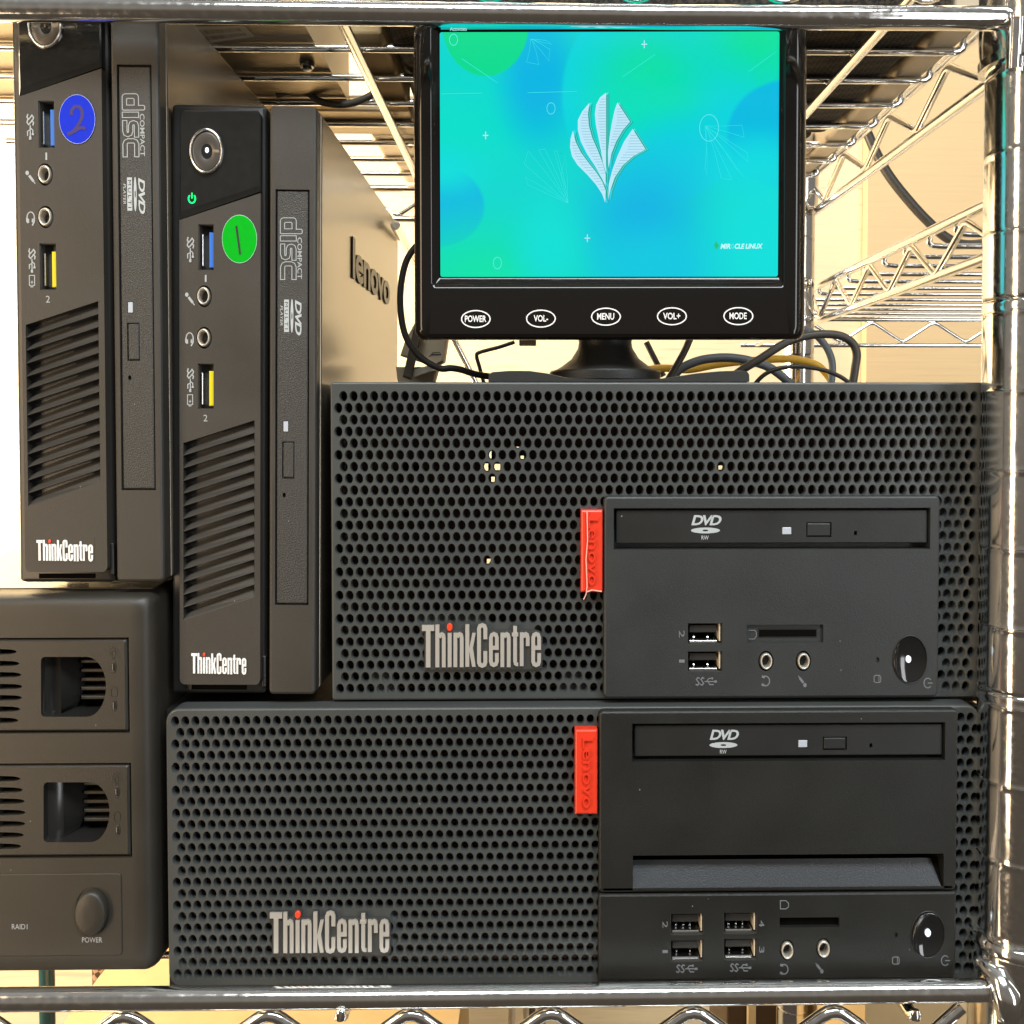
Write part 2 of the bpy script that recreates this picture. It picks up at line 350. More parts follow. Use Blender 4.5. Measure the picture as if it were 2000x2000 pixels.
def panel(fr, name, m, parent, px, Yf, Yb, r=(0, 0), c=0.0004, holes=(), n=6):
    """front panel laid out in photo pixels: rounded outline, chamfered rim, real openings"""
    x0, x1, z0, z1 = fr.rect(*px, Yf)
    k = Yf/F; rx, rz = r[0]*k, r[1]*k; mb = MB()
    H = []
    for h in holes:
        if h[0] == 'r':
            a = fr.rect(h[1], h[2], h[3], h[4], Yf); H.append(('r', *a, h[5], h[6]))
        else:
            a = fr.ell(h[1], h[2], h[3], h[4], Yf); H.append(('e', *a, h[5], h[6]))
    mxr, mzr = max(rx, c*1.6, 1e-5), max(rz, c*1.6, 1e-5)
    inner = (x0+mxr, x1-mxr, z0+mzr, z1-mzr)
    o0 = rrect(x0, x1, z0, z1, rx, rz, n); o1 = rrect(x0+c*0.35, x1-c*0.35, z0+c*0.35, z1-c*0.35, max(rx-c*0.3, 1e-6) if rx else 0, max(rz-c*0.3, 1e-6) if rz else 0, n)
    o2 = rrect(x0+c, x1-c, z0+c, z1-c, max(rx-c, 1e-6) if rx else 0, max(rz-c, 1e-6) if rz else 0, n)
    inn = [(min(max(x, inner[0]), inner[1]), min(max(z, inner[2]), inner[3])) for x, z in o2]
    ids = [mb.loop(o0, Yb), mb.loop(o0, Yf+c), mb.loop(o1, Yf+c*0.35), mb.loop(o2, Yf), mb.loop(inn, Yf)]
    for a, b in zip(ids, ids[1:]): mb.bridge(a, b)
    holed(mb, *inner, Yf, H)
    return mb.build(name, m, parent, smooth=False)
def plate(fr, name, m, parent, px, Yf, Yb, r=(0, 0), c=0.0003, smooth=False):
    a = fr.rect(*px, Yf); k = Yf/F
    return MB().plate(*a, Yf, Yb, r[0]*k, r[1]*k, c).build(name, m, parent, smooth=smooth)
def ribbon(fr, name, m, parent, pts, w, Y, t=0.00012, closed=False):
    q = [fr.at(x, y, Y) for x, y in pts]
    return MB().ribbon([(p.x, p.z) for p in q], w*Y/F, Y-t, Y, closed).build(name, m, parent, smooth=False)
def text(fr, name, body, m, parent, px, Y, rot=0, t=0.00012, bold=0.0, shear=0.0, space=1.0):
    """lettering fitted to a pixel box; rot=1 reads downwards (turned a quarter clockwise)"""
    cu = bpy.data.curves.new('lettering', 'FONT'); cu.body = body; cu.resolution_u = 3; cu.offset = bold; cu.shear = shear; cu.space_character = space
    ob = bpy.data.objects.new('lettering', cu); me = bpy.data.meshes.new_from_object(ob); bpy.data.objects.remove(ob)
    V = [v.co.copy() for v in me.vertices]; Fs = [list(p.vertices) for p in me.polygons]; bpy.data.meshes.remove(me)
    a0, a1 = min(v.x for v in V), max(v.x for v in V); b0, b1 = min(v.y for v in V), max(v.y for v in V)
    mb = MB(); pts = []
    for v in V:
        s_, u = (v.x-a0)/(a1-a0), (v.y-b0)/(b1-b0)
        if rot == 0: X, Yp = px[0]+s_*(px[2]-px[0]), px[3]-u*(px[3]-px[1])
        else: X, Yp = px[0]+u*(px[2]-px[0]), px[1]+s_*(px[3]-px[1])
        p = fr.at(X, Yp, Y); pts.append((p.x, Y-t, p.z))
    mb.add(pts); mb.f = Fs
    return mb.build(name, m, parent, smooth=False)
def oval(fr, name, m, parent, cx, cy, rx, ry, prof, Y, n=28, smooth=True):
    """stack of ellipses: prof = [(scale, dy)...] front offsets measured from the plane Y"""
    X, Zc, a, b = fr.ell(cx, cy, rx, ry, Y)
    return MB().stack(X, Zc, [(a*s_, b*s_, Y+d) for s_, d in prof], n).build(name, m, parent, smooth=smooth, angle=40)
def ring(fr, name, m, parent, cx, cy, rx, ry, inner, Y, proud, back, n=28):
    X, Zc, a, b = fr.ell(cx, cy, rx, ry, Y); i = inner; md = (1+i)/2
    mb = MB(); L = [(1, back), (1, -proud*0.4), ((1+md)/2, -proud*0.9), (md, -proud), ((md+i)/2, -proud*0.9), (i, -proud*0.4), (i, back)]
    mb.stack(X, Zc, [(a*s_, b*s_, Y+d) for s_, d in L], n, False, False)
    return mb.build(name, m, parent, angle=70)

# ------------------------------------------------------------------ lettering drawn stroke by stroke
def box_(x0, x1, y0, y1): return ('p', [(x0, y0), (x1, y0), (x1, y1), (x0, y1)])
def e_(x): return [('s', [(x+100, 432), (x+100, 290), (x+88, 256), (x+62, 244), (x+37, 256), (x+25, 290), (x+25, 585), (x+37, 620), (x+62, 631), (x+88, 620), (x+100, 585), (x+100, 485)], 47), box_(x+48, x+124, 393, 440)]
def n_(x, top=230): return [box_(x, x+47, top, 655), ('s', [(x+45, 285), (x+58, 254), (x+78, 246), (x+96, 258), (x+104, 290), (x+104, 655)], 47)]
THINK = [
    [box_(155, 310, 133, 205), box_(205, 262, 203, 658)],
    [box_(325, 374, 128, 657), ('s', [(372, 290), (385, 256), (405, 247), (423, 258), (430, 290), (430, 657)], 47)],
    [box_(480, 529, 232, 655)],
    n_(553),
    [box_(703, 752, 125, 651), ('p', [(752, 425), (790, 232), (833, 232), (798, 420), (833, 651), (788, 651), (752, 455)])],
    [('s', [(955, 308), (955, 178), (944, 146), (915, 135), (887, 146), (875, 178), (875, 595), (887, 627), (915, 638), (944, 627), (955, 595), (955, 460)], 49)],
    e_(1000), n_(1146),
    [box_(1307, 1354, 145, 590), ('s', [(1330, 588), (1334, 612), (1348, 622), (1371, 622)], 40), box_(1290, 1371, 228, 272)],
    [box_(1390, 1437, 226, 642), ('s', [(1435, 285), (1446, 256), (1466, 246), (1483, 258), (1490, 290), (1490, 392)], 47)],
    e_(1534)]
def think(fr, parent, px, Y, t, m, slope=0.0):
    """the condensed word; every letter is a raised piece of its own"""
    sx, sy = (px[2]-px[0])/(1660-155), (px[3]-px[1])/(655-125); k = Y/F
    def mp(x, y):
        X = px[0]+(x-155)*sx; p = fr.at(X, px[1]+(y-125)*sy+slope*(X-px[0]), Y); return (p.x, p.z)
    for g in THINK:
        mb = MB(); j = 0
        for st in g:
            yf = Y-t-j*0.00004; j += 1
            if st[0] == 'p': mb.extrude_xz([mp(*p) for p in st[1]], yf, Y)
            else: mb.ribbon([mp(*p) for p in st[1]], st[2]*sx*k, yf, Y)
        mb.build('letter', m, parent, smooth=False, merge=False)
    c = mp(505, 160); mb = MB(); mb.stack(c[0], c[1], [(36*sx*k, 49*sy*k, Y), (36*sx*k, 49*sy*k, Y-t*0.8), (28*sx*k, 40*sy*k, Y-t*1.15)], 20)
    mb.build('letter_dot', 'reddot', parent)

def arc(cx, cy, rx, ry, a0, a1, n=14):
    return [(cx+rx*math.cos(math.radians(a0+(a1-a0)*i/n)), cy+ry*math.sin(math.radians(a0+(a1-a0)*i/n))) for i in range(n+1)]
def turn(pts, cx, cy, rot):
    """quarter turn clockwise of an icon drawn around (cx, cy); the photo is narrower than tall"""
    if not rot: return pts
    return [(cx-(y-cy)*0.75, cy+(x-cx)/0.75) for x, y in pts]
def usb_icon(fr, parent, cx, cy, Y, rot, m, w=21, h=8, name='usb_symbol'):
    mb = MB(); k = Y/F
    def dr(pts, wd, j):
        q = [fr.at(x, y, Y) for x, y in turn(pts, cx, cy, rot)]
        mb.ribbon([(p.x, p.z) for p in q], wd*k, Y-0.0001-j*0.00002, Y)
    for j, x in enumerate((cx-w*0.72, cx-w*0.30)):
        dr([(x+h*0.45, cy-h*0.75), (x, cy-h*0.95), (x-h*0.35, cy-h*0.5), (x, cy-h*0.05), (x+h*0.3, cy+h*0.45), (x-h*0.05, cy+h*0.9), (x-h*0.55, cy+h*0.65)], 2.2, j)
    dr([(cx-2, cy), (cx+w*0.95, cy)], 1.8, 3)
    dr([(cx+2, cy), (cx+w*0.30, cy-h*0.75), (cx+w*0.62, cy-h*0.75)], 1.8, 4)
    dr([(cx+5, cy), (cx+w*0.38, cy+h*0.75), (cx+w*0.75, cy+h*0.75)], 1.8, 5)
    dr([(cx+w*0.80, cy), (cx+w*1.05, cy)], 4.0, 6)
    dr([(cx+w*0.55, cy-h*0.75), (cx+w*0.70, cy-h*0.75)], 4.0, 7)
    return mb.build(name, m, parent, smooth=False, merge=False)
def phones_icon(fr, parent, cx, cy, Y, m, rot, s=1.0):
    """headphones; on the flat computers the symbol lies on its side"""
    mb = MB(); k = Y/F
    P = (lambda pts: [(p.x, p.z) for p in (fr.at(cx+x*s, cy+y*s, Y) for x, y in pts)])
    if rot:
        mb.ribbon(P(arc(0, 0, 8, 9.5, -120, 120)), 2.2*k*s, Y-0.0001, Y)
        mb.ribbon(P([(-7, -9), (-1.5, -7)]), 4.5*k*s, Y-0.00013, Y); mb.ribbon(P([(-7.5, 6), (-2.5, 9)]), 4.5*k*s, Y-0.00013, Y)
    else:
        mb.ribbon(P(arc(0, -2, 7, 11, 180, 360)), 1.9*k*s, Y-0.0001, Y)
        mb.ribbon(P([(-7, -2), (-7, 5), (-4.5, 8)]), 3.0*k*s, Y-0.00013, Y); mb.ribbon(P([(7, -2), (6.5, 6), (3, 13)]), 2.6*k*s, Y-0.00013, Y)
        mb.ribbon(P([(-4, 0), (-4, 8)]), 2.4*k*s, Y-0.00016, Y); mb.ribbon(P([(3.5, 0), (3.5, 7)]), 2.4*k*s, Y-0.00016, Y)
    return mb.build('headphone_symbol', m, parent, smooth=False, merge=False)
def mic_icon(fr, parent, pts, Y, m):
    mb = MB(); k = Y/F; a, b = pts
    P = (lambda q: [(p.x, p.z) for p in (fr.at(x, y, Y) for x, y in q)])
    L = lambda t: (a[0]+(b[0]-a[0])*t, a[1]+(b[1]-a[1])*t)
    X, Zc, rx, rz = fr.ell(a[0], a[1], 3.3, 4.2, Y); mb.stack(X, Zc, [(rx, rz, Y), (rx, rz, Y-0.0001)], 14)
    mb.ribbon(P([L(0.24), L(0.78)]), 4.6*k, Y-0.00012, Y); mb.ribbon(P([L(0.78), L(1.0)]), 1.8*k, Y-0.00010, Y)
    return mb.build('microphone_symbol', m, parent, smooth=False, merge=False)
def power_icon(fr, parent, cx, cy, rx, ry, Y, m, rot, w=2.2):
    mb = MB(); k = Y/F; P = (lambda q: [(p.x, p.z) for p in (fr.at(x, y, Y) for x, y in q)])
    if rot: mb.ribbon(P(arc(cx, cy, rx, ry, 40, 320)), w*k, Y-0.0001, Y); mb.ribbon(P([(cx, cy), (cx+rx*1.25, cy)]), w*k, Y-0.00012, Y)
    else: mb.ribbon(P(arc(cx, cy, rx, ry, -50, 230)), w*k*1.5, Y-0.0001, Y); mb.ribbon(P([(cx, cy), (cx, cy-ry*1.35)]), w*k*1.3, Y-0.00012, Y)
    return mb.build('power_symbol', m, parent, smooth=False, merge=False)
def disk_icon(fr, parent, cx, cy, Y, m):
    mb = MB(); k = Y/F; P = (lambda q: [(p.x, p.z) for p in (fr.at(x, y, Y) for x, y in q)])
    mb.ribbon(P([(cx-6, cy-5), (cx-3, cy-7), (cx+5, cy-7), (cx+7, cy-4), (cx+7, cy+5), (cx+5, cy+7), (cx-3, cy+7), (cx-6, cy+5)]), 1.5*k, Y-0.0001, Y, True)
    mb.ribbon(P([(cx+3.5, cy-6), (cx+3.5, cy+6)]), 1.3*k, Y-0.00012, Y)
    return mb.build('disk_symbol', m, parent, smooth=False, merge=False)
def dvd_logo(fr, parent, x0, y0, x1, Y, rw):
    """slanted letters over a flat disc, RW below"""
    w = x1-x0
    text(fr, 'disc_lettering', 'DVD', 'dvd_print', parent, (x0, y0, x1, y0+20), Y, bold=0.03, shear=0.25, space=0.82)
    X, Zc, a, b = fr.ell(x0+w*0.47, y0+30, w*0.48, 5.8, Y); mb = MB()
    o = mb.loop(ellipse(X, Zc, a, b, 28), Y-0.0001); i = mb.loop(ellipse(X, Zc, a*0.2, b*0.3, 28), Y-0.0001); mb.bridge(o, i)
    mb.build('disc_symbol', 'dvd_print', parent, smooth=False)
    text(fr, 'disc_lettering', 'RW', 'dvd_print', parent, rw, Y, bold=0.01)

def usb_port(fr, parent, px, Y, tongue, vertical=False, contacts=2):
    """steel lined socket with plastic tongue; one mesh each under the port"""
    x0, x1, z0, z1 = fr.rect(*px, Y); k = Y/F; t = 1.2*k; d = 0.011
    mb = MB(); O = rrect(x0-0.0001, x1+0.0001, z0-0.0001, z1+0.0001, 0, 0); I = rrect(x0+t, x1-t, z0+t, z1-t, 0, 0)
    a = mb.loop(O, Y+0.0004); b = mb.loop(I, Y+0.0004); c = mb.loop(I, Y+d); mb.bridge(a, b); mb.bridge(b, c)
    port = mb.build('usb_port', 'usb_lining', parent, smooth=False)
    mb = MB(); mb.poly([(x0, Y+d-0.0004, z0), (x1, Y+d-0.0004, z0), (x1, Y+d-0.0004, z1), (x0, Y+d-0.0004, z1)]); mb.build('socket_back', 'shade_black', port, smooth=False)
    w, h = x1-x0, z1-z0
    if vertical:
        MB().plate(x0+w*0.62, x0+w*0.95, z0+h*0.07, z0+h*0.84, Y+0.0012, Y+d-0.0006, 0, 0, 0.0002).build('tongue', tongue, port, smooth=False)
        MB().plate(x0+w*0.14, x0+w*0.25, z0+h*0.10, z0+h*0.80, Y+0.0010, Y+d-0.0006, 0, 0, 0.0002).build('spring_plate', 'usb_metal', port, smooth=False)
        for f_ in (0.22, 0.62):
            MB().plate(x0+w*0.32, x0+w*0.52, z0+h*f_, z0+h*(f_+0.10), Y+0.004, Y+d-0.0006, 0, 0, 0.0004).build('contact', 'ring_metal', port, smooth=False)
    else:
        MB().plate(x0+w*0.07, x0+w*0.84, z0+h*0.52, z0+h*0.86, Y+0.0014, Y+d-0.0006, 0, 0, 0.0002).build('tongue', tongue, port, smooth=False)
        MB().plate(x0+w*0.915, x0+w*0.955, z0+h*0.14, z0+h*0.96, Y+0.0008, Y+d-0.0006, 0, 0, 0.0001).build('spring_plate', 'beige', port, smooth=False)
        MB().plate(x0+w*0.05, x0+w*0.86, z0+h*0.04, z0+h*0.19, Y+0.0006, Y+0.006, 0, 0, 0.0003).build('spring_plate', 'usb_metal', port, smooth=False)
        for i in range(contacts):
            f_ = (0.22, 0.62)[i] if contacts == 2 else (0.2, 0.42, 0.62)[i]
            MB().tube([(x0+w*f_, Y+0.0030, z0+h*0.26), (x0+w*(f_+0.03), Y+0.0055, z0+h*0.42)], h*0.045, 6).build('contact', 'usb_metal', port)
    return port
def jack(fr, parent, cx, cy, rx, ry, Y):
    j = ring(fr, 'audio_jack', 'ring_metal', parent, cx, cy, rx, ry, 0.68, Y+0.0006, 0.0010, 0.008)
    X, Zc, a, b = fr.ell(cx, cy, rx*0.68, ry*0.68, Y)
    MB().stack(X, Zc, [(a, b, Y+0.0078), (a, b, Y+0.0070)], 20).build('socket_back', 'shade_black', j)
    return j

# ================================================================== the setting
def sheet(name, x0, x1, y, z0, z1, m):
    mb = MB(); mb.box(x0, x1, y, y+0.01, z0, z1); return structure(mb.build(name, m, smooth=False))
WALL = 0.86
sheet('back_wall', -1.6, 1.6, WALL, -0.2, 2.2, 'wall')
px_ = G.at(1692, 560, WALL-0.012)
w2 = MB(); w2.plate(px_.x, 1.5, 0.2, 2.1, WALL-0.012, WALL-0.001, 0, 0, 0.0006); structure(w2.build('wall_panel', 'wall2', smooth=False))

# ------------------------------------------------------------------ wire rack
XR, YF_, YB_ = 0.1620, 0.292, 0.575
DU, DL = Z(0.1367), Z(-0.1765)                      # deck heights of the upper and lower shelf
def post(name, label, x, y):
    t = thing(name, label, 'post', (x, y, Z(-0.40)), 'posts of the chrome rack')
    prof = []; z = -0.40; n = 0
    g = []
    zz = -0.395
    while zz < 0.30: g.append(zz); zz += 0.0237
    R0 = 0.0126; prof.append((R0, Z(-0.40)))
    for i, q in enumerate(g):
        for (dr, dz) in ((0, -0.0022), (0, -0.0010), (0.00012, -0.0007), (0.00012, -0.0003), (-0.0005, 0.0), (0.00010, 0.0003), (0, 0.0007), (0, 0.0018)): prof.append((R0+dr, Z(q+dz)))
        if i % 5 == 3:
            for (dr, dz) in ((0, 0.0024), (0, 0.0032), (-0.0006, 0.0037), (0, 0.0042), (0, 0.0052)): prof.append((R0+dr, Z(q+dz)))
    prof.append((R0, Z(0.30)))
    MB().lathe_z(x, y, prof, 0.75, 40).build('pole', 'chrome_old', t, angle=50)
    return t
POST_X = G.at(1983, 900, 0.300).x
post('rack_post', 'thick grooved chrome post standing at the right edge in front', POST_X, 0.300)
post('rack_post', 'chrome rear post seen behind the right edge of the small monitor', G.at(1557, 560, YB_).x, YB_)

def zigzag(pts, r, bend=0.0025, n=8):
    """rounded zigzag polyline"""
    out = [Vector(pts[0])]
    for a, b, c in zip(pts, pts[1:], pts[2:]):
        a, b, c = Vector(a), Vector(b), Vector(c); u = (a-b).normalized(); v = (c-b).normalized()
        p0, p2 = b+u*bend, b+v*bend
        for i in range(5):
            t = i/4; out.append(p0*(1-t)**2+b*2*t*(1-t)+p2*t*t)
    out.append(Vector(pts[-1])); return out

# ---- upper shelf, seen from below
us = thing('wire_shelf', 'chrome wire shelf across the top with deck wires seen from below', 'shelf', (0, 0.42, DU))
zr = G.at(1000, 26, YF_).z
xl, xr = -0.26, G.at(1955, 33, YF_).x
pts = [(xl, YF_, G.at(0, 16, YF_).z), (G.at(600, 24, YF_).x, YF_, G.at(600, 24.5, YF_).z), (G.at(1300, 33, YF_).x, YF_, G.at(1300, 33, YF_).z), (xr, YF_, G.at(1955, 36, YF_).z)]
pts += [(xr+0.0030, YF_+0.001, pts[-1][2]), (xr+0.0052, YF_+0.005, pts[-1][2]), (xr+0.0055, YF_+0.012, pts[-1][2])]
MB().tube(pts, 0.00350, 20).build('front_rail', 'chrome', us, angle=60)
zf = zr
ztop = [(G.at(x, 10, YF_).x, YF_+0.001, zf+0.0042) if i % 2 == 0 else (G.at(x, 10, YF_).x, YF_+0.001, zf+0.0165) for i, x in enumerate([-185, -45, 95, 240, 385, 525, 667, 812, 957, 1100, 1243, 1388, 1533, 1677, 1820, 1900])]
MB().tube(zigzag(ztop, 0.0018, 0.005), 0.0018, 10).build('zigzag_wire', 'chrome', us, angle=60)
MB().tube([(xl, YF_, DU+0.0005), (xr+0.004, YF_, DU+0.0005)], 0.0032, 14).build('top_rail', 'chrome', us, angle=60)
yy = 0.340
while yy < 0.58:
    xe = 0.1608
    MB().tube([(xl, yy, DU), (xe-0.004, yy, DU), (xe-0.0015, yy, DU+0.0002), (xe, yy, DU+0.0010), (xe+0.0008, yy, DU+0.0030)], 0.00155, 10).build('deck_wire', 'chrome', us, angle=60)
    yy += 0.0315
for x in (0.1600, 0.1640):
    MB().tube([(x, 0.30, DU+0.0035), (x, 0.60, DU+0.0035)], 0.0013, 8).build('side_wire', 'chrome', us, angle=60)
zl = Z(0.1190)
MB().tube([(XR+0.001, 0.306, zl), (XR+0.001, 0.570, zl-0.0006)], 0.0023, 12).build('side_rail', 'chrome', us, angle=60)
zz_ = []
for i, y in enumerate([0.325, 0.354, 0.385, 0.416, 0.448, 0.480, 0.513, 0.548, 0.575]):
    zz_.append((XR-0.0006, y, (DU-0.0005) if i % 2 == 0 else zl+0.0012))
MB().tube(zigzag(zz_, 0.0015, 0.0034), 0.00155, 8).build('side_zigzag_wire', 'chrome', us, angle=60)
for x in (-0.0640, 0.1202):
    MB().tube([(x, 0.298, DU-0.0033), (x, 0.59, DU-0.0033)], 0.0021, 12).build('brace_rod', 'chrome', us, angle=60)
MB().tube([(xl, 0.592, DU-0.001), (0.155, 0.592, DU-0.001)], 0.0023, 12).build('back_rail', 'chrome', us, angle=60)
MB().tube([(xl, 0.592, DU-0.019), (0.155, 0.592, DU-0.019)], 0.0020, 12).build('back_lower_rail', 'chrome', us, angle=60)
bz = [(-0.24+0.0228*i, 0.592, DU-0.0025 if i % 2 == 0 else DU-0.0175) for i in range(18)]
MB().tube(zigzag(bz, 0.0014, 0.004), 0.00145, 8).build('back_zigzag_wire', 'chrome', us, angle=60)
def sleeve(x, y, ztop_, h, parent, lip=True):
    MB().lathe_z(x, y, [(0.0134, ztop_-h), (0.0150, ztop_-h+0.0003), (0.0152, ztop_-h+0.0030), (0.0142, ztop_-h+0.0034), (0.0148, ztop_-h+0.008), (0.0150, ztop_)], 0.75, 36).build('corner_sleeve', 'chrome_old', parent, angle=40)
sleeve(POST_X, 0.300, zf+0.012, 0.0245, us)
sleeve(G.at(1557, 560, YB_).x, YB_, DU+0.002, 0.022, us)
MB().tube([(POST_X-0.0075, YF_-0.003, zf-0.0165), (POST_X-0.0072, YF_-0.0035, zf-0.002)], 0.0022, 10).build('sleeve_rib', 'chrome', us, angle=60)

# ---- lower shelf
ls = thing('wire_shelf', 'chrome wire shelf at the bottom carrying all the computers', 'shelf', (0, 0.42, DL))
xr2 = G.at(1923, 1934, YF_).x
pts = [(xl, YF_, G.at(0, 1951, YF_).z), (G.at(700, 1945, YF_).x, YF_, G.at(700, 1947, YF_).z), (G.at(1300, 1940, YF_).x, YF_, G.at(1300, 1941, YF_).z), (xr2, YF_, G.at(1923, 1934, YF_).z)]
MB().tube(pts, 0.00340, 20).build('front_rail', 'chrome', ls, angle=60)
zf2 = pts[1][2]
ap = [-37, 102, 242, 383, 525, 664, 803, 940, 1076, 1215, 1355, 1492, 1630, 1768, 1880]
zz_ = []
for i, x in enumerate(ap):
    py = 1975-(x/2000)*12
    zz_.append((G.at(x, 1970, YF_).x, YF_+0.0005, G.at(x, py, YF_).z-0.0006 if i % 2 == 0 else G.at(x, py, YF_).z-0.016))
MB().tube(zigzag(zz_, 0.002, 0.0045), 0.00195, 12).build('zigzag_wire', 'chrome', ls, angle=60)
MB().tube([(xl, YF_, zf2-0.0225), (xr2, YF_, zf2-0.0225)], 0.0032, 14).build('bottom_rail', 'chrome', ls, angle=60)
for px in (668, 1782):
    p = G.at(px, 1972, YF_-0.001)
    MB().tube([(p.x, YF_-0.0030, p.z+0.0012), (p.x, YF_-0.0032, p.z-0.0004), (p.x, YF_-0.001, p.z-0.0016), (p.x, 0.31, p.z-0.0018), (p.x, 0.55, p.z-0.0018)], [0.0012, 0.0019, 0.0021, 0.0021, 0.0021], 12).build('brace_rod', 'chrome', ls, angle=60)
yy = 0.3215
while yy < 0.55:
    MB().tube([(xl, yy, DL), (0.138, yy, DL)], 0.00118, 8).build('deck_wire', 'chrome', ls, angle=60); yy += 0.0272
MB().tube([(xl, 0.553, DL), (0.139, 0.553, DL)], 0.0023, 12).build('back_rail', 'chrome', ls, angle=60)
MB().tube([(XR, 0.306, DL), (XR, 0.54, DL)], 0.0022, 12).build('side_rail', 'chrome', ls, angle=60)
# weld where the front rail meets the corner loop
wp = G.at(1942, 1932, YF_)
mb = MB(); mb.tube([(wp.x-0.0026, YF_+0.004, wp.z+0.0065), (wp.x, YF_-0.002, wp.z+0.0050), (wp.x+0.0012, YF_-0.0045, wp.z+0.0010), (wp.x+0.0022, YF_-0.0048, wp.z-0.0035), (wp.x+0.0030, YF_-0.0025, wp.z-0.0065), (wp.x+0.0030, YF_+0.002, wp.z-0.0075)], [0.0020, 0.0034, 0.0042, 0.0040, 0.0034, 0.0022], 14)
mb.build('corner_weld', 'chrome_old', ls, angle=60)
zs_ = G.at(1930, 1868, YF_).z
MB().lathe_z(POST_X, 0.300, [(0.0150, zs_-0.045), (0.0146, zs_-0.012), (0.0144, zs_-0.003), (0.0144, zs_), (0.0134, zs_+0.0006)], 0.75, 36).build('corner_sleeve', 'chrome_old', ls, angle=40)
MB().lathe_z(POST_X, 0.300, [(0.0130, zs_+0.0006), (0.0152, zs_+0.0010), (0.0154, zs_+0.0028), (0.0146, zs_+0.0040), (0.0130, zs_+0.0042)], 0.75, 36).build('sleeve_lip', 'chrome', ls, angle=40)

# ---- neighbouring rack, right
ns = thing('wire_shelf', 'wire shelf of the neighbouring rack behind the right post', 'shelf', (0.30, 0.50, Z(0.068)))
NX = 0.1673
MB().tube([(NX, 0.32, Z(0.0786)), (NX, 0.735, Z(0.0761))], 0.0022, 12).build('side_rail', 'chrome', ns, angle=60)
MB().tube([(NX, 0.32, Z(0.0592)), (NX, 0.735, Z(0.0549))], 0.0022, 12).build('side_lower_rail', 'chrome', ns, angle=60)
zz_ = []
for i, px in enumerate([1980, 1893, 1834, 1786, 1742, 1703, 1667, 1636, 1606, 1585, 1565]):
    Yq = NX*F/(px-1040.0)
    zz_.append((NX-0.001, Yq, Z(0.0750) if i % 2 == 1 else Z(0.0583)))
MB().tube(zigzag(zz_, 0.0014, 0.0030), 0.00145, 8).build('side_zigzag_wire', 'chrome', ns, angle=60)
yy = 0.340
while yy < 0.745:
    MB().tube([(NX+0.0024, yy, Z(0.0761)), (NX+0.0020, yy, Z(0.0745)), (NX+0.0034, yy, Z(0.0732)), (NX+0.008, yy, Z(0.0729)), (0.50, yy, Z(0.0729))], 0.00128, 8).build('deck_wire', 'chrome', ns, angle=60); yy += 0.0272
for z in (0.0740, 0.0545):
    MB().tube([(NX-0.01, 0.747, Z(z)), (0.50, 0.747, Z(z))], 0.0019, 12).build('back_rail', 'chrome', ns, angle=60)
bz = []
for i, px in enumerate([1580, 1641, 1702, 1763, 1823.5, 1886, 1948, 2010, 2070]):
    bz.append((G.at(px, 640, 0.747).x, 0.747, Z(0.0722) if i % 2 == 0 else Z(0.0567)))
MB().tube(zigzag(bz, 0.0014, 0.004), 0.0015, 8).build('back_zigzag_wire', 'chrome', ns, angle=60)

# ================================================================== things on the shelf above
mb = MB(); a = atZ(640, 125, DU+0.0025)
dv = thing('metal_device', 'satin metal device with a barcode label lying on the upper shelf', 'device', (-0.15, 0.39, DU+0.0015))
MB().box(-0.255, -0.0805, 0.345, 0.440, DU+0.0018, DU+0.040).build('casing', 'gold_metal', dv, smooth=False)
c0 = atZ(385, 58, DU+0.0016)
mb = MB(); q = [atZ(x, y, DU+0.0014) for x, y in ((374, 52), (476, 50), (498, 71), (396, 86))]; mb.poly(q); mb.build('barcode_label', 'paper', dv, smooth=False)
mb = MB()
for row in range(2):
    for i in range(22):
        u0 = 0.10+i*0.036; u1 = u0+random.choice((0.010, 0.016, 0.022)); v0, v1 = (0.18, 0.45) if row == 0 else (0.58, 0.82)
        L = lambda u, v: (q[0]*(1-u)+q[1]*u)*(1-v)+(q[3]*(1-u)+q[2]*u)*v-Vector((0, 0, 0.0001))
        mb.poly([L(u0, v0), L(u1, v0), L(u1, v1), L(u0, v1)])
mb.build('barcode', 'label_ink', dv, smooth=False, merge=False)
sc = atZ(600, 125, DU+0.001)
MB().lathe_z(sc.x, sc.y, [(0.0004, DU-0.0016), (0.0020, DU-0.0013), (0.0021, DU-0.0003), (0.0031, DU-0.0002), (0.0034, DU+0.0009), (0.0034, DU+0.0018)], 0.85, 24).build('rubber_foot', 'steel_paint', dv, angle=30)
bgx = thing('fabric_bag', 'black woven fabric bag lying on the upper shelf above the monitor', 'bag', (0.045, 0.41, DU+0.0015))
MB().plate(-0.053, 0.1455, DU+0.0016, DU+0.07, 0.342, 0.482, 0.006, 0.006, 0.004).build('body', 'fabric', bgx)
MB().tube([(0.125, 0.480, DU+0.004), (0.136, 0.492, DU+0.004), (0.134, 0.508, DU+0.004), (0.105, 0.510, DU+0.006), (0.07, 0.503, DU+0.006)], 0.0022, 8).build('strap', 'fabric', bgx)
fo = thing('plastic_folder', 'tan plastic folder wedged between the labelled device and dark bag', 'folder', (-0.059, 0.40, DU+0.0015))
MB().plate(-0.0665, -0.0545, DU+0.0016, DU+0.016, 0.362, 0.446, 0.0015, 0.0015, 0.001).build('cover', 'card', fo, smooth=False)
tr = thing('plastic_tray', 'pale plastic tray lying on the upper shelf beside the dark bag', 'tray', (0.10, 0.50, DU+0.0015))
MB().plate(0.1465, 0.1585, DU+0.0016, DU+0.014, 0.345, 0.58, 0.002, 0.002, 0.001).build('rim', 'beige', tr, smooth=False)
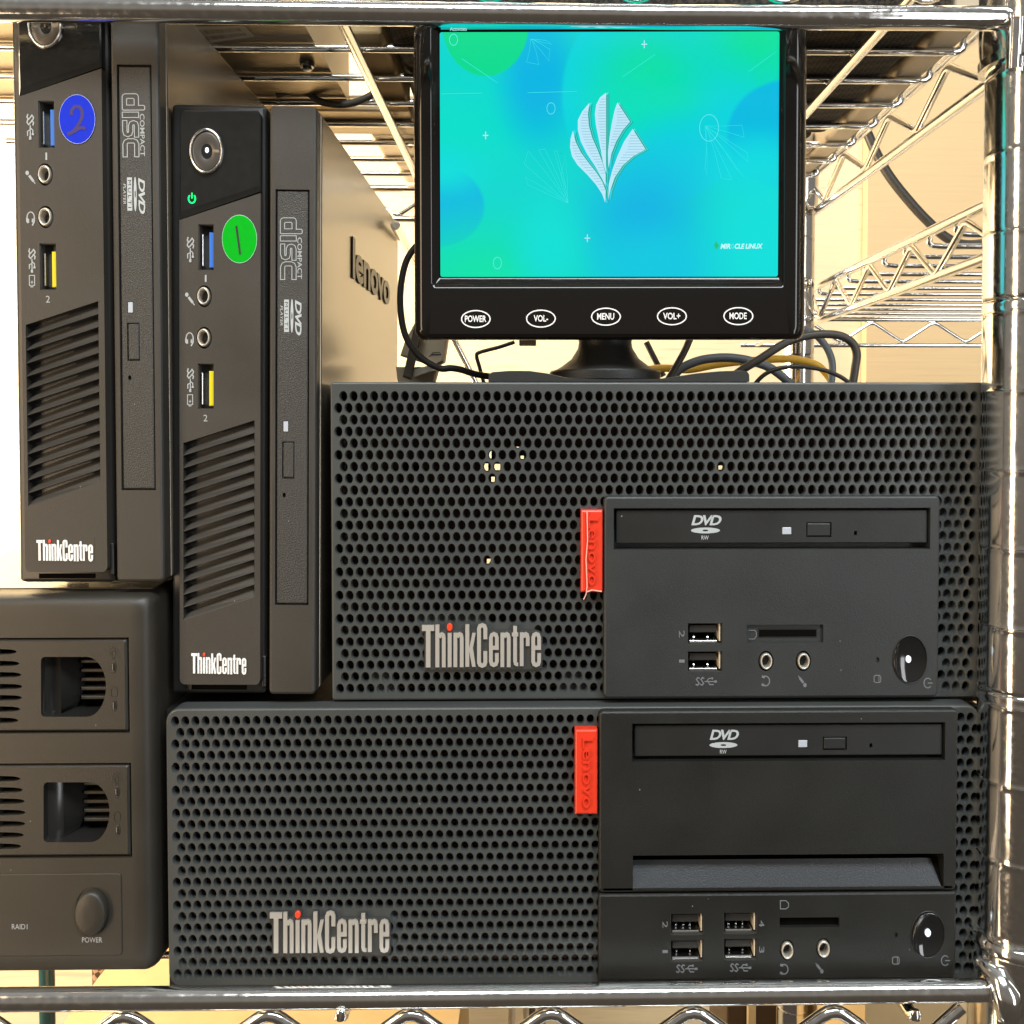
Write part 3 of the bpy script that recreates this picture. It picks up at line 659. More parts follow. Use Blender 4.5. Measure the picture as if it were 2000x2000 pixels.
MB().plate(0.02, 0.1460, DU+0.0016, DU+0.012, 0.515, 0.58, 0.002, 0.002, 0.001).build('body', 'beige', tr, smooth=False)
bd = thing('board', 'flat brown board resting on the upper shelf behind the labelled device', 'board', (-0.12, 0.47, DU+0.0015))
MB().plate(-0.215, -0.0555, DU+0.0016, DU+0.009, 0.452, 0.488, 0.001, 0.001, 0.0008).build('panel', 'gold_metal', bd, smooth=False)
MB().tube([(-0.20, 0.462, DU+0.0012), (-0.06, 0.470, DU+0.0012)], 0.0006, 6).build('seam', 'usb_black', bd)
ps = thing('power_strip', 'beige power strip with round openings on the upper shelf rear', 'power strip', (-0.05, 0.53, DU+0.0015))
MB().plate(-0.080, -0.020, DU+0.0016, DU+0.022, 0.492, 0.532, 0.003, 0.003, 0.002).build('body', 'beige', ps)
for x, y in ((-0.064, 0.510), (-0.050, 0.520), (-0.036, 0.510)):
    MB().lathe_z(x, y, [(0.0024, DU+0.0004), (0.0030, DU+0.0006), (0.0030, DU+0.0016)], 0.8, 18).build('cap', 'plug', ps)
MB().plate(-0.076, -0.025, DU+0.0016, DU+0.022, 0.548, 0.588, 0.004, 0.004, 0.003).build('end_block', 'beige', ps)
def cable(name, label, m, pts, r, group=None, flat=None):
    P = [Vector(p) for p in pts]; out = []
    for i in range(len(P)-1):
        p0, p1, p2, p3 = P[max(i-1, 0)], P[i], P[i+1], P[min(i+2, len(P)-1)]
        for k in range(8):
            t = k/8; out.append(0.5*((2*p1)+(-p0+p2)*t+(2*p0-5*p1+4*p2-p3)*t*t+(-p0+3*p1-3*p2+p3)*t**3))
    out.append(P[-1])
    return tag(MB().tube(out, r, 12).build(name, m, angle=60), label, 'cable', group)
pp = lambda pts, Y: [G.at(x, y, Y) for x, y in pts]
cable('cable', 'flat dark cable sagging under the upper shelf wires', 'cable_grey', pp([(540, 186), (570, 178), (600, 180), (625, 198), (665, 205), (705, 196), (745, 175), (790, 150)], 0.43), 0.0016)
cable('cable', 'black cable hanging down the cream panel on the right', 'cable_black', pp([(1690, 250), (1712, 300), (1738, 345), (1775, 392), (1812, 432), (1850, 465), (1890, 478), (1960, 470)], 0.70), 0.0034)

# ================================================================== glimpses low behind the shelf
cb = thing('cardboard_box', 'flat kraft cardboard box low behind the bottom rail', 'box', (-0.19, 0.60, Z(-0.40)))
p0, p1 = G.at(150, 1985, 0.55), G.at(900, 1990, 0.55)
MB().box(p0.x, p1.x, 0.47, 0.62, Z(-0.42), p0.z+0.006).build('carton', 'card', cb, smooth=False)
bk = thing('wicker_basket', 'brown wicker basket glimpsed under the black drive enclosure', 'basket', (-0.19, 0.72, Z(-0.45)))
p0, p1 = G.at(175, 1930, 0.70), G.at(390, 1930, 0.70)
MB().plate(p0.x, p1.x, Z(-0.50), Z(-0.345), 0.70, 0.80, 0.01, 0.01, 0.004).build('body', 'basket', bk)
bt = thing('bottle', 'dark teal bottle glimpsed at the lower left under the shelf', 'bottle', (G.at(92, 1940, 0.66).x, 0.66, Z(-0.50)))
MB().lathe_z(G.at(92, 1940, 0.66).x, 0.66, [(0.006, Z(-0.50)), (0.006, Z(-0.36)), (0.0035, Z(-0.35)), (0.0035, Z(-0.335))], 0.8, 20).build('glass', 'teal_glass', bt)
for i, (x0, x1, lab) in enumerate(((1100-110, 1100-5, 'dark bundle of cords hanging under the bottom rail near the middle'), (1420, 1560, 'dark brown crate low on the right behind the zigzag wire'))):
    c = thing(('cord_bundle', 'wooden_crate')[i], lab, ('cords', 'crate')[i], (G.at((x0+x1)/2, 1990, 0.6).x, 0.6, Z(-0.46)))
    p0, p1 = G.at(x0, 1950, 0.6), G.at(x1, 1950, 0.6)
    if i == 1:
        MB().plate(p0.x, p1.x, Z(-0.48), Z(-0.352), 0.60, 0.66, 0.002, 0.002, 0.001).build('side_board', 'brown', c, smooth=False)
        MB().plate(p0.x+0.012, p0.x+0.017, Z(-0.48), Z(-0.350), 0.595, 0.599, 0, 0, 0.0005).build('batten', 'card', c, smooth=False)
    else:
        for k in range(5):
            u = p0.x+(p1.x-p0.x)*(k+0.5)/5
            MB().tube([(u, 0.6, Z(-0.33)), (u+0.006*math.sin(k*2.0), 0.605, Z(-0.37)), (u-0.004*math.cos(k*1.7), 0.6, Z(-0.45))], 0.0024, 8).build('cord', 'plug_dark' if k % 2 else 'plug', c)
cb2 = thing('cardboard_box', 'tan cardboard box seen low at the right beside the post', 'box', (G.at(1760, 1990, 0.5).x, 0.5, Z(-0.46)))
p0, p1 = G.at(1690, 1950, 0.48), G.at(1870, 1950, 0.48)
MB().box(p0.x, p1.x, 0.48, 0.60, Z(-0.46), Z(-0.255)).build('carton', 'card', cb2, smooth=False)

# ================================================================== flat desktop computers
def grille(fr, parent, Y, px, r, first, last, low, ncol, nrow, shift, kind, name='perforated_panel', depth=0.0030, Yb=None):
    """perforated front: staggered rows of oval holes, each chamfered and deep; kind(px,py) -> open / blind / flat"""
    mb = MB(); x0, x1, z0, z1 = fr.rect(*px, Y)
    a, b, c = fr.at(*first, Y), fr.at(*last, Y), fr.at(*low, Y)
    dx = (b.x-a.x)/(ncol-1); dz = (a.z-c.z)/(nrow-1); N = 16
    left = min(a.x, a.x+shift*dx)-dx/2; right = max(a.x, a.x+shift*dx)+dx*(ncol-0.5)
    top = a.z+dz/2; bot = a.z-dz*(nrow-0.5)
    ang = [2*math.pi*i/N for i in range(N)]
    for rI in range(nrow):
        cz = a.z-rI*dz; xo = a.x+(shift*dx if rI % 2 else 0)
        l, rr = xo-dx/2, xo+dx*(ncol-0.5)
        if l-left > 1e-6: mb.poly([(left, Y, cz-dz/2), (l, Y, cz-dz/2), (l, Y, cz+dz/2), (left, Y, cz+dz/2)])
        if right-rr > 1e-6: mb.poly([(rr, Y, cz-dz/2), (right, Y, cz-dz/2), (right, Y, cz+dz/2), (rr, Y, cz+dz/2)])
        for k in range(ncol):
            cx = xo+k*dx; q = proj((cx, Y, cz)); kd = kind(*q)
            if kd == 'skip': continue
            if kd == 'flat':
                mb.poly([(cx-dx/2, Y, cz-dz/2), (cx+dx/2, Y, cz-dz/2), (cx+dx/2, Y, cz+dz/2), (cx-dx/2, Y, cz+dz/2)]); continue
            O = []
            for t in ang:
                ct, st = math.cos(t), math.sin(t); m_ = 1/max(abs(ct), abs(st)); O.append((cx+dx/2*ct*m_, cz+dz/2*st*m_))
            e1 = [(cx+0.405*dx*math.cos(t), cz+0.470*dz*math.sin(t)) for t in ang]
            e2 = [(cx+0.350*dx*math.cos(t), cz+0.415*dz*math.sin(t)) for t in ang]
            L = [mb.loop(O, Y), mb.loop(e1, Y), mb.loop(e2, Y+0.00065)]
            e3 = [(cx+0.315*dx*math.cos(t), cz+0.375*dz*math.sin(t)) for t in ang] if kd == 'open' else [(cx+0.20*dx*math.cos(t), cz+0.24*dz*math.sin(t)) for t in ang]
            L.append(mb.loop(e3, Y+(depth if kd == 'open' else 0.0022)))
            for p_, q_ in zip(L, L[1:]): mb.bridge(p_, q_)
            if kd != 'open': mb.f.append(L[-1])
    k = Y/F; rx, rz = r[0]*k, r[1]*k; cc = 0.0006; n = 8
    o0 = rrect(x0, x1, z0, z1, rx, rz, n); o1 = rrect(x0+cc*.35, x1-cc*.35, z0+cc*.35, z1-cc*.35, max(rx-cc*.3, 1e-5), max(rz-cc*.3, 1e-5), n); o2 = rrect(x0+cc, x1-cc, z0+cc, z1-cc, max(rx-cc, 1e-5), max(rz-cc, 1e-5), n)
    inn = [(min(max(x, left), right), min(max(z, bot), top)) for x, z in o2]
    ids = [mb.loop(o0, Yb or Y+0.010), mb.loop(o0, Y+cc), mb.loop(o1, Y+cc*.35), mb.loop(o2, Y), mb.loop(inn, Y)]
    for p_, q_ in zip(ids, ids[1:]): mb.bridge(p_, q_)
    return mb.build(name, 'grille', parent, smooth=False, merge=False)
def casing(fr, parent, px, Yf, Yb, openings=()):
    x0, x1, z0, z1 = fr.rect(*px, Yf); i = 0.0012; mb = MB()
    O = rrect(x0, x1, z0, z1, 0, 0); I = rrect(x0+i, x1-i, z0+i, z1-i, 0, 0)
    a, b, c, d = mb.loop(O, Yf), mb.loop(I, Yf), mb.loop(O, Yb), mb.loop(I, Yb-0.001)
    mb.bridge(a, b); mb.bridge(a, c); mb.bridge(b, d)
    cs = mb.build('casing', 'steel_paint', parent, smooth=False)
    j = i+0.0004; I2 = rrect(x0+j, x1-j, z0+j, z1-j, 0, 0); mb = MB(); mb.bridge(mb.loop(I2, Yf+0.001), mb.loop(I2, Yb-0.0009)); mb.build('glint_stop_lining', 'interior', parent, smooth=False)  # added matt sheet that stops wall glints showing through the holes
    mb = MB(); H = []
    for (x, y, w, h) in openings:
        q = G.at(x, y, Yb); k = Yb/F; H.append(('r', q.x-w*k/2, q.x+w*k/2, q.z-h*k/2, q.z+h*k/2, 0.0006, False))
    holed(mb, x0+i, x1-i, z0+i, z1-i, Yb-0.0008, H)
    mb.build('rear_panel', 'interior', parent, smooth=False)
def drive_door(fr, parent, door, Y, logo, rw, led, button, pin, m='door'):
    d = panel(fr, 'drive_door', m, parent, door, Y, Y+0.006, (1.5, 2), 0.0003, [('r', button[0]-2, button[1]-2, button[2]+2, button[3]+2, 0.0012, True), ('e', pin[0], pin[1], 3.2, 4.6, 0.004, True), ('r', led[0]-1, led[1]-1, led[2]+1, led[3]+1, 0.0008, True)])
    plate(fr, 'eject_button', m, d, button, Y-0.0001, Y+0.0010, (1, 1), 0.0003)
    plate(fr, 'drive_led', 'led', d, led, Y-0.0001, Y+0.0008, (1, 1.4), 0.0002)
    if logo: dvd_logo(fr, d, logo[0], logo[1], logo[2], Y, rw)
    return d
def red_tag(fr, parent, px, Yf, Yb, film=False):
    t = plate(fr, 'red_tag', 'red', parent, px, Yf, Yb, (0.5, 0.5), 0.0006)
    t['label'] = 'red plastic tag with embossed maker name reading downwards'
    w = px[2]-px[0]
    tx = text(fr, 'tag_lettering', 'Lenovo', 'red', t, (px[0]+w*0.34, px[1]+16, px[0]+w*0.80, px[3]-14), Yf, rot=1, t=0.0004)
    md = tx.modifiers.new('relief', 'SOLIDIFY'); md.thickness = 0.0006; md.offset = 0
    if film:
        f = ribbon(fr, 'film_edge', 'film', t, [(px[0]+12, px[1]+4), (px[0]+13, px[1]+60), (px[0]+10, px[1]+95), (px[0]+12, px[3]-12), (px[0]+10, px[3]+4), (px[0]+5, px[3]+14)], 1.8, Yf-0.0004, 0.0002)
        ribbon(fr, 'film_edge', 'film', t, [(px[0]+11, px[3]-1), (px[0]+22, px[3]-5), (px[2]-2, px[3]-2)], 2.2, Yf-0.0004, 0.0002)
    return t
def badge(fr, parent, px, Y):
    """raised plate following the word with metal letters on it"""
    x0, y0, x1, y1 = px; sx = (x1-x0)/1505.0; sy = (y1-y0)/530.0
    mp = lambda x, y: (x0+(x-155)*sx, y0+(y-125)*sy)
    out = [(150, 110), (395, 110), (400, 185), (440, 190), (455, 110), (480, 82), (505, 74), (530, 82), (555, 110), (565, 190), (690, 195), (695, 100), (770, 100), (775, 185), (840, 190), (850, 135), (880, 103), (915, 94), (950, 103), (985, 135), (1000, 192), (1285, 192), (1290, 122), (1372, 122), (1376, 192), (1580, 192), (1630, 205), (1665, 240), (1678, 290), (1678, 620), (1660, 660), (1630, 680), (185, 684), (185, 235), (150, 230)]
    q = [fr.at(*mp(*p), Y) for p in out]
    b = MB().extrude_xz([(p.x, p.z) for p in q], Y-0.0008, Y+0.0005).build('badge', 'badge_plate', parent, smooth=False)
    b['label'] = 'raised name badge with condensed metal letters and a red dot'
    think(fr, b, px, Y-0.0008, 0.0007, 'badge_metal')
    return b
def power_button(fr, parent, cx, cy, rx, ry, Y, led, m='gloss'):
    ring(fr, 'button_rim', 'shell', parent, cx, cy, rx+1.6, ry+2.2, 0.955, Y, 0.0003, 0.003)
    b = oval(fr, 'power_button', m, parent, cx, cy, rx, ry, [(1.0, 0.003), (1.0, 0.0002), (0.97, -0.0002), (0.90, 0.0000), (0.5, 0.0006), (0.15, 0.0008)], Y)
    o = oval(fr, 'power_led', 'led_on', b, led[0], led[1], led[2], led[3], [(1, 0.0016), (1, 0.0001), (0.7, -0.0001)], Y+0.0002, 18)
    return b

# ---- upper desktop
YU = 0.3090
base = G.at(1280, 1376, YU)
pc = thing('desktop_computer', 'upper flat black desktop computer with fully perforated front, under the monitor', 'computer', base, 'flat perforated desktop computers')
BZ = (1179, 969, 1835, 1363)
def kindU(x, y):
    if 1186 < x < 1829 and 972 < y < 1385: return 'skip' if (1192 < x < 1825 and 985 < y < 1355) else 'flat'
    if 834 < x < 1050 and 1224 < y < 1300: return 'flat'
    if 1840 < x < 1886 and y > 966: return 'blind'
    if 812 < x < 945 and 1204 < y < 1222: return 'blind'
    if 728 < x < 770 and y > 1316: return 'blind'
    if 1098 < x < 1142 and y > 1316: return 'blind'
    if (820 < x < 1070 and 1215 < y < 1305): return 'blind'
    return 'open'
gp = grille(G, pc, YU, (646.5, 746.5, 1914.5, 1365.5), (4, 6), (670.4, 774.2), (1903.2, 769.8), (664.8, 1346.0), 63, 26, -0.5, kindU)
# row parity: rows alternate half a pitch to the left, like the photograph
q = G.rect(652, 1360, 1909, 1372, YU+0.005); MB().box(q[0], q[1], YU+0.005, 0.54, q[2], q[3]).build('gap_shade_strip', 'usb_black', pc, smooth=False)  # dark strip stands in for the shaded gap under the upper computer
SPOTS = [(816, 822, 9, 9), (795, 913, 10, 14), (812, 916, 6, 10), (956, 888, 8, 14), (949, 912, 9, 14), (971, 912, 12, 12), (963, 936, 7, 10), (1012, 875, 6, 5), (1020, 893, 6, 6), (1407, 913, 9, 8), (955, 1096, 8, 10), (795, 1008, 8, 8)]
def hole_backing(parent, px, Y, spots):  # added plate behind the grille, catches light so the holes read brown
    mb = MB(); H = []
    for (x, y, w, h) in spots: H.append(('r', *G.rect(x-w/2-3, y-h/2-3, x+w/2+3, y+h/2+3, Y), 0.0005, False))
    holed(mb, *G.rect(*px, Y), Y, H); mb.build('hole_backing', 'hole_backing', parent, smooth=False)
casing(G, pc, (649, 749, 1912, 1364), YU+0.0098, 0.555, SPOTS)
hole_backing(pc, (655, 755, 1180, 1362), YU+0.016, SPOTS); hole_backing(pc, (1181, 755, 1905, 975), YU+0.018, SPOTS)
# dark inner parts behind the perforation
MB().box(base.x-0.005, base.x+0.085, 0.36, 0.50, base.z+0.004, base.z+0.060).build('drive_cage', 'interior', pc, smooth=False)
YBZ = YU-0.0032
bz_holes = [('r', 1198.6, 992, 1817, 1073, 0.0055, True), ('r', 1343, 1217, 1411, 1259, 0.011, False), ('r', 1343, 1272, 1411, 1313, 0.011, False),
            ('r', 1458.6, 1220, 1608, 1255, 0.0010, True), ('e', 1496, 1291, 15, 20, 0.003, True), ('e', 1569, 1291, 15, 20, 0.003, True), ('e', 1714, 1289, 3.6, 5.4, 0.0006, True), ('e', 1777, 1288, 34, 47, 0.003, True)]
fb = panel(G, 'front_bezel', 'bezel', pc, BZ, YBZ, YU+0.004, (9, 11), 0.0007, bz_holes)
drive_door(G, pc, (1203.5, 996, 1812, 1061), YBZ+0.0012, (1350, 1006, 1409), (1370, 1046, 1384, 1054), (1528, 1030, 1546, 1044), (1577, 1022, 1622, 1047), (1671, 1041))
usb_port(G, pc, (1343, 1217, 1411, 1259), YBZ, 'usb_black'); usb_port(G, pc, (1343, 1272, 1411, 1313), YBZ, 'usb_black')
for dg, y in (('2', 1238), ('1', 1291)): text(G, 'port_digit', dg, 'print_dim', pc, (1326, y-7 if dg != '1' else y-3, 1337, y+7 if dg != '1' else y+3), YBZ, rot=1)
usb_icon(G, pc, 1378, 1331, YBZ, 0, 'print_dim')
jack(G, pc, 1496, 1291, 12, 16.5, YBZ); jack(G, pc, 1569, 1291, 12, 16.5, YBZ)
phones_icon(G, pc, 1495, 1330, YBZ, 'print_dim', True); mic_icon(G, pc, ((1572, 1338), (1559, 1320)), YBZ, 'print_dim')
cs = plate(G, 'card_slot', 'shell', pc, (1481, 1227, 1596, 1245), YBZ+0.00085, YBZ+0.0009, (0, 0), 0)
plate(G, 'slot_shade', 'shade_black', cs, (1483, 1230, 1594, 1243), YBZ+0.0007, YBZ+0.0009, (0, 0), 0)  # near-black plate paints the slot's inner shade
ribbon(G, 'card_symbol', 'print_dim', cs, [(1462, 1231), (1474, 1231), (1477, 1235), (1477, 1243), (1473, 1248), (1462, 1248)], 1.3, YBZ+0.0009)
power_button(G, pc, 1777, 1288, 32.5, 45.5, YBZ, (1775, 1288, 5, 7)); power_icon(G, pc, 1812, 1334, 7.5, 9.5, YBZ, 'print_dim', True, 1.8); disk_icon(G, pc, 1713, 1326, YBZ, 'print_dim')
red_tag(G, pc, (1134.5, 996, 1177, 1157), YU-0.0038, YU+0.001, True)
badge(G, pc, (824.5, 1219, 1057, 1302), YU-0.0002)

# ---- lower desktop
YL = 0.3030
base = G.at(1120, 1928, YL)
pl = thing('desktop_computer', 'lower flat black desktop computer with half perforated front on the bottom rail', 'computer', base, 'flat perforated desktop computers')
def kindL(x, y):
    if 1176 < x < 1862: return 'skip' if (1185 < x < 1855 and 1400 < y < 1900) else 'flat'
    if 540 < x < 752 and 1786 < y < 1858: return 'flat'
    if 535 < x < 775 and 1770 < y < 1864: return 'blind'
    if x < 372 and (1515 < y < 1560 or y > 1870) and random.random() < 0.8: return 'blind'
    if 1085 < x < 1120 and y > 1880: return 'blind'
    return 'open'
grille(G, pl, YL, (326, 1381, 1911, 1922), (26, 28), (341.8, 1409.4), (1896, 1396), (348.9, 1903.3), 80, 23, 0.5, kindL, depth=0.0034, Yb=YL+0.0075)
casing(G, pl, (328, 1382, 1910, 1921), YL+0.0072, 0.545, [(790, 1480, 6, 6), (905, 1500, 5, 5)])
hole_backing(pl, (335, 1390, 1168, 1915), YL+0.014, [(880, 1470, 4, 5), (700, 1560, 4, 5)])
YD = YL-0.0030
ub = panel(G, 'drive_bezel', 'bezel_dark', pl, (1169.5, 1387.5, 1870.5, 1741.5), YD, YL+0.004, (9, 9), 0.0007,
           [('r', 1234.6, 1412, 1846, 1486, 0.0050, True), ('r', 1236, 1669, 1843, 1739, 0.016, False)])
# chamfered ledge above the drive bezel
x0, x1, z0, z1 = G.rect(1169.5, 1387.5, 1870.5, 1741.5, YD)
drive_door(G, pl, (1239.5, 1416, 1841, 1476), YD+0.0012, (1386, 1425, 1443), (1406, 1464, 1419, 1472), (1559.5, 1446, 1577, 1460), (1609, 1441, 1652, 1463), (1701, 1456))
# finger recess: grained slope rising to the front, wall above it painted near black for its shade
hx0, hx1, hz0, hz1 = G.rect(1236, 1669, 1843, 1739, YD); mb = MB()
zb = hz0+0.0078; dS = 0.0046
mb.poly([(hx0, YD+0.0004, hz0+0.0002), (hx1-0.0003, YD+0.0004, hz0+0.0002), (hx1-0.0024, YD+dS, zb), (hx0, YD+dS, zb)])
mb.build('recess_slope', 'slope', pl, smooth=False)
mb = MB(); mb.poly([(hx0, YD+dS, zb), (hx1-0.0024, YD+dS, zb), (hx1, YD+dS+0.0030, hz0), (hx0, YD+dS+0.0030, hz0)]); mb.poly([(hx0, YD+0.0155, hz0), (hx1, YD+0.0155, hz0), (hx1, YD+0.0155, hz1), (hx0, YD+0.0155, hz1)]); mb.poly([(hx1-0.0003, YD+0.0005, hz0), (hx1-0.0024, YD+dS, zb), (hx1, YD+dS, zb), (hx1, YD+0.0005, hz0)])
mb.build('recess_wall', 'shade_black', pl, smooth=False)
LBh = [('r', 1309.6, 1785, 1375, 1827, 0.011, False), ('r', 1309.6, 1837, 1375, 1879, 0.011, False), ('r', 1413.5, 1783, 1479.5, 1825, 0.011, False), ('r', 1413.5, 1834, 1479.5, 1876, 0.011, False),
       ('r', 1523, 1792, 1639.5, 1811, 0.006, True), ('e', 1537, 1855, 14, 20, 0.003, True), ('e', 1608, 1852, 14, 20, 0.003, True), ('e', 1750, 1826, 3.2, 5, 0.0006, True), ('e', 1812, 1825, 33, 46, 0.003, True)]
panel(G, 'port_bezel', 'bezel_dark', pl, (1168.5, 1744.5, 1868, 1913), YD, YL+0.004, (5, 6), 0.0007, LBh)
MB().plate(*G.rect(1168, 1910, 1866, 1922, YL-0.0012), YL-0.0012, YL+0.004, 0, 0, 0.0006).build('bezel_foot', 'bezel_dark', pl, smooth=False)
for bx, dgs, dx_ in ((1309.6, ('2', '1'), 1299), (1413.5, ('4', '3'), 1487.5)):
    for j, (y0, y1) in enumerate(((1785, 1827), (1837, 1879)) if bx < 1400 else ((1783, 1825), (1834, 1876))):
        usb_port(G, pl, (bx, y0, bx+65.5, y1), YD, 'usb_black', contacts=3 if j == 0 else 2)
        text(G, 'port_digit', dgs[j], 'print_dim', pl, (dx_-5, (y0+y1)/2-(7 if dgs[j] != '1' else 3), dx_+5, (y0+y1)/2+(6 if dgs[j] != '1' else 3)), YD, rot=1)
usb_icon(G, pl, 1340, 1892, YD, 0, 'print_dim'); usb_icon(G, pl, 1445, 1890, YD, 0, 'print_dim')
plate(G, 'slot_shade', 'shade_black', pl, (1524.5, 1793.5, 1638, 1809), YD+0.0015, YD+0.003, (0, 0), 0)  # shade inside the card slot, painted as a near-black plate
ribbon(G, 'card_symbol', 'print_dim', pl, [(1524, 1759), (1535, 1759), (1540, 1764), (1540, 1771), (1535, 1775), (1524, 1775)], 1.6, YD, closed=True)
jack(G, pl, 1537, 1855, 12, 17, YD); jack(G, pl, 1608, 1852, 12, 17, YD)
phones_icon(G, pl, 1531, 1893, YD, 'print_dim', True); mic_icon(G, pl, ((1605, 1897), (1593, 1881)), YD, 'print_dim')
power_button(G, pl, 1812, 1825, 32, 44.5, YD, (1813, 1823, 5.5, 7.5)); power_icon(G, pl, 1846, 1876, 7.5, 9.5, YD, 'print_dim', True, 1.8); disk_icon(G, pl, 1749, 1876, YD, 'print_dim')
red_tag(G, pl, (1123, 1425, 1167, 1591), YL-0.0036, YL+0.001)
badge(G, pl, (528, 1780, 761, 1859), YL-0.0002)

# ================================================================== small upright computers
YT = 0.3070; LEAN = 0.0095
bT = G.at(430, 1371, YT); bT.y = 0.40
fT = Frame(bT, LEAN)
t1 = thing('mini_computer', 'upright mini computer with green sticker numbered 1, its power light lit', 'computer', bT, 'upright mini computers', LEAN)
YS = YT+0.0032
a = fT.rect(334.5, 203, 522, 1355, YS); k = YS/F
MB().plate(*a, YS, YT+0.150, 13*k, 14*k, 0.0012).build('shell', 'shell', t1)
def face(fr, parent, pts, holes, name, m, Yf, Yb, extra=()):
    """panel from polygons in pixels plus a strip with openings"""
    mb = MB(); P = lambda x, y: fr.at(x, y, Yf)
    for poly in pts: mb.poly([P(*p) for p in poly])
    return mb
XL, XR_ = 350.5, 508.5
pt = lambda x, y, Y=YT: fT.at(x, y, Y)
# glossy upper panel
def outline_plate(fr, parent, name, m, pts, Yf, Yb, c=0.0004):
    q = [fr.at(x, y, Yf) for x, y in pts]; cx = sum(p.x for p in q)/len(q); cz = sum(p.z for p in q)/len(q)
    w = max(p.x for p in q)-cx; h = max(p.z for p in q)-cz
    o = [(p.x, p.z) for p in q]; i = [(cx+(p.x-cx)*(1-c/w), cz+(p.z-cz)*(1-c/h)) for p in q]
    return MB().loft([(o, Yb), (o, Yf+c), (i, Yf)]).build(name, m, parent, smooth=False)
cor = lambda cx, cy, rx, ry, a0, n=5: [(cx+rx*math.cos(math.radians(a0+90*i/n)), cy+ry*math.sin(math.radians(a0+90*i/n))) for i in range(n+1)]
top_pts = [(XL, 428), *cor(XL+9, 227, 9, 12, 180), *cor(XR_-9, 227, 9, 12, 270), (XR_, 373)]
gl = outline_plate(fT, t1, 'gloss_panel', 'dusty_gloss', top_pts, YT, YT+0.006)
# lower panel with real openings and louvres
mb = MB(); Yb = YT+0.006
def P2(x, y, d=0.0): p = pt(x, y); return (p.x, YT+d, p.z)
x0, x1 = pt(XL, 800).x, pt(XR_, 800).x
zB0, zB1 = pt(430, 436).z, pt(430, 818).z
vx0, vx1 = pt(358, 1000).x, pt(497, 1000).x
zz0 = lambda y: pt(430, y).z
PZ = lambda x, y: (x, YT, zz0(y))
mb.poly([PZ(x0, 431), PZ(x1, 376), PZ(x1, 436), PZ(x0, 436)])
H = []
for px in ((387.5, 438, 417.5, 528), (386.5, 710, 417.5, 799)):
    q = fT.rect(*px, YT); H.append(('r', *q, 0.010, False))
for cy in (578.6, 659.7):
    q = fT.ell(398.7, cy, 15, 21.5, YT); H.append(('e', *q, 0.003, True))
holed(mb, x0, x1, zB1, zB0, YT, H)
mb.poly([PZ(x0, 818), PZ(vx0, 818), PZ(vx0, 1262), PZ(x0, 1262)]); mb.poly([PZ(vx1, 818), PZ(x1, 818), PZ(x1, 1262), PZ(vx1, 1262)])
mb.poly([PZ(vx0, 818), PZ(vx1, 818), PZ(vx1, 820), PZ(vx0, 866)]); mb.poly([PZ(vx0, 1212), PZ(vx1, 1166), PZ(vx1, 1262), PZ(vx0, 1262)])
xa, xb = x0+0.0014, x1-0.0014
cr = [(x0+0.0014-0.0014*math.sin(math.radians(t)), 1325+12*math.cos(math.radians(t))) for t in (90, 67, 45, 22, 0)]
cr2 = [(x1-0.0014+0.0014*math.sin(math.radians(t)), 1325+12*math.cos(math.radians(t))) for t in (0, 22, 45, 67, 90)]
mb.poly([PZ(x0, 1262)]+[PZ(*p) for p in cr]+[PZ(*p) for p in cr2]+[PZ(x1, 1262)])
outl = [(x0, 431)]+cr+cr2+[(x1, 376)]
A = [PZ(*p) for p in outl]; Bk = [(p[0], Yb, p[2]) for p in A]
ia, ib = mb.add(A), mb.add(Bk); mb.bridge(ia, ib)
fp = mb.build('front_panel', 'tiny', t1, smooth=False)
NL = 14; pit = (1212-866)/NL
for i in range(NL):
    yl0 = 866+i*pit; yr0 = 820+i*pit; d = 0.0042; mb = MB()
    tl, tr_, bl, br = (vx0, yl0), (vx1, yr0), (vx0, yl0+pit), (vx1, yr0+pit)
    Q = lambda p, dd: (p[0], YT+dd, zz0(p[1]))
    d = 0.0020
    lt = (vx0+0.0020, yl0+pit*0.34); rt = (vx1-0.0008, yr0+pit*0.34)
    mb.poly([Q(lt, d), Q(rt, d), Q((vx1, yr0+pit*0.93), 0.0002), Q((vx0, yl0+pit*0.93), 0.0002)])
    mb.poly([Q((vx0, yl0+pit*0.93), 0.0002), Q((vx1, yr0+pit*0.93), 0.0002), Q(br, 0.0), Q(bl, 0.0)])
    mb.poly([Q((vx0, yl0-pit*0.02), 0.0), Q((vx1, yr0-pit*0.02), 0.0), Q((vx1, yr0-pit*0.02), 0.0034), Q((vx0, yl0-pit*0.02), 0.0034)])
    mb.poly([Q(tl, 0.0), Q((vx0, yl0+pit*0.40), 0.0040), Q(bl, 0.0)]); mb.poly([Q(tr_, 0.0), Q((vx1, yr0+pit*0.40), 0.0040), Q(br, 0.0)])
    mb.poly([Q((vx0, yl0+pit*0.93), 0.0002), Q(lt, d), Q((vx0, yl0+pit*0.55), d*1.3)])
    mb.poly([Q((vx0, yl0), 0.0034), Q((vx1, yr0), 0.0034), Q(rt, d+0.001), Q(lt, d+0.001)])
    mb.build('louver', 'tiny', t1, smooth=False, merge=False)
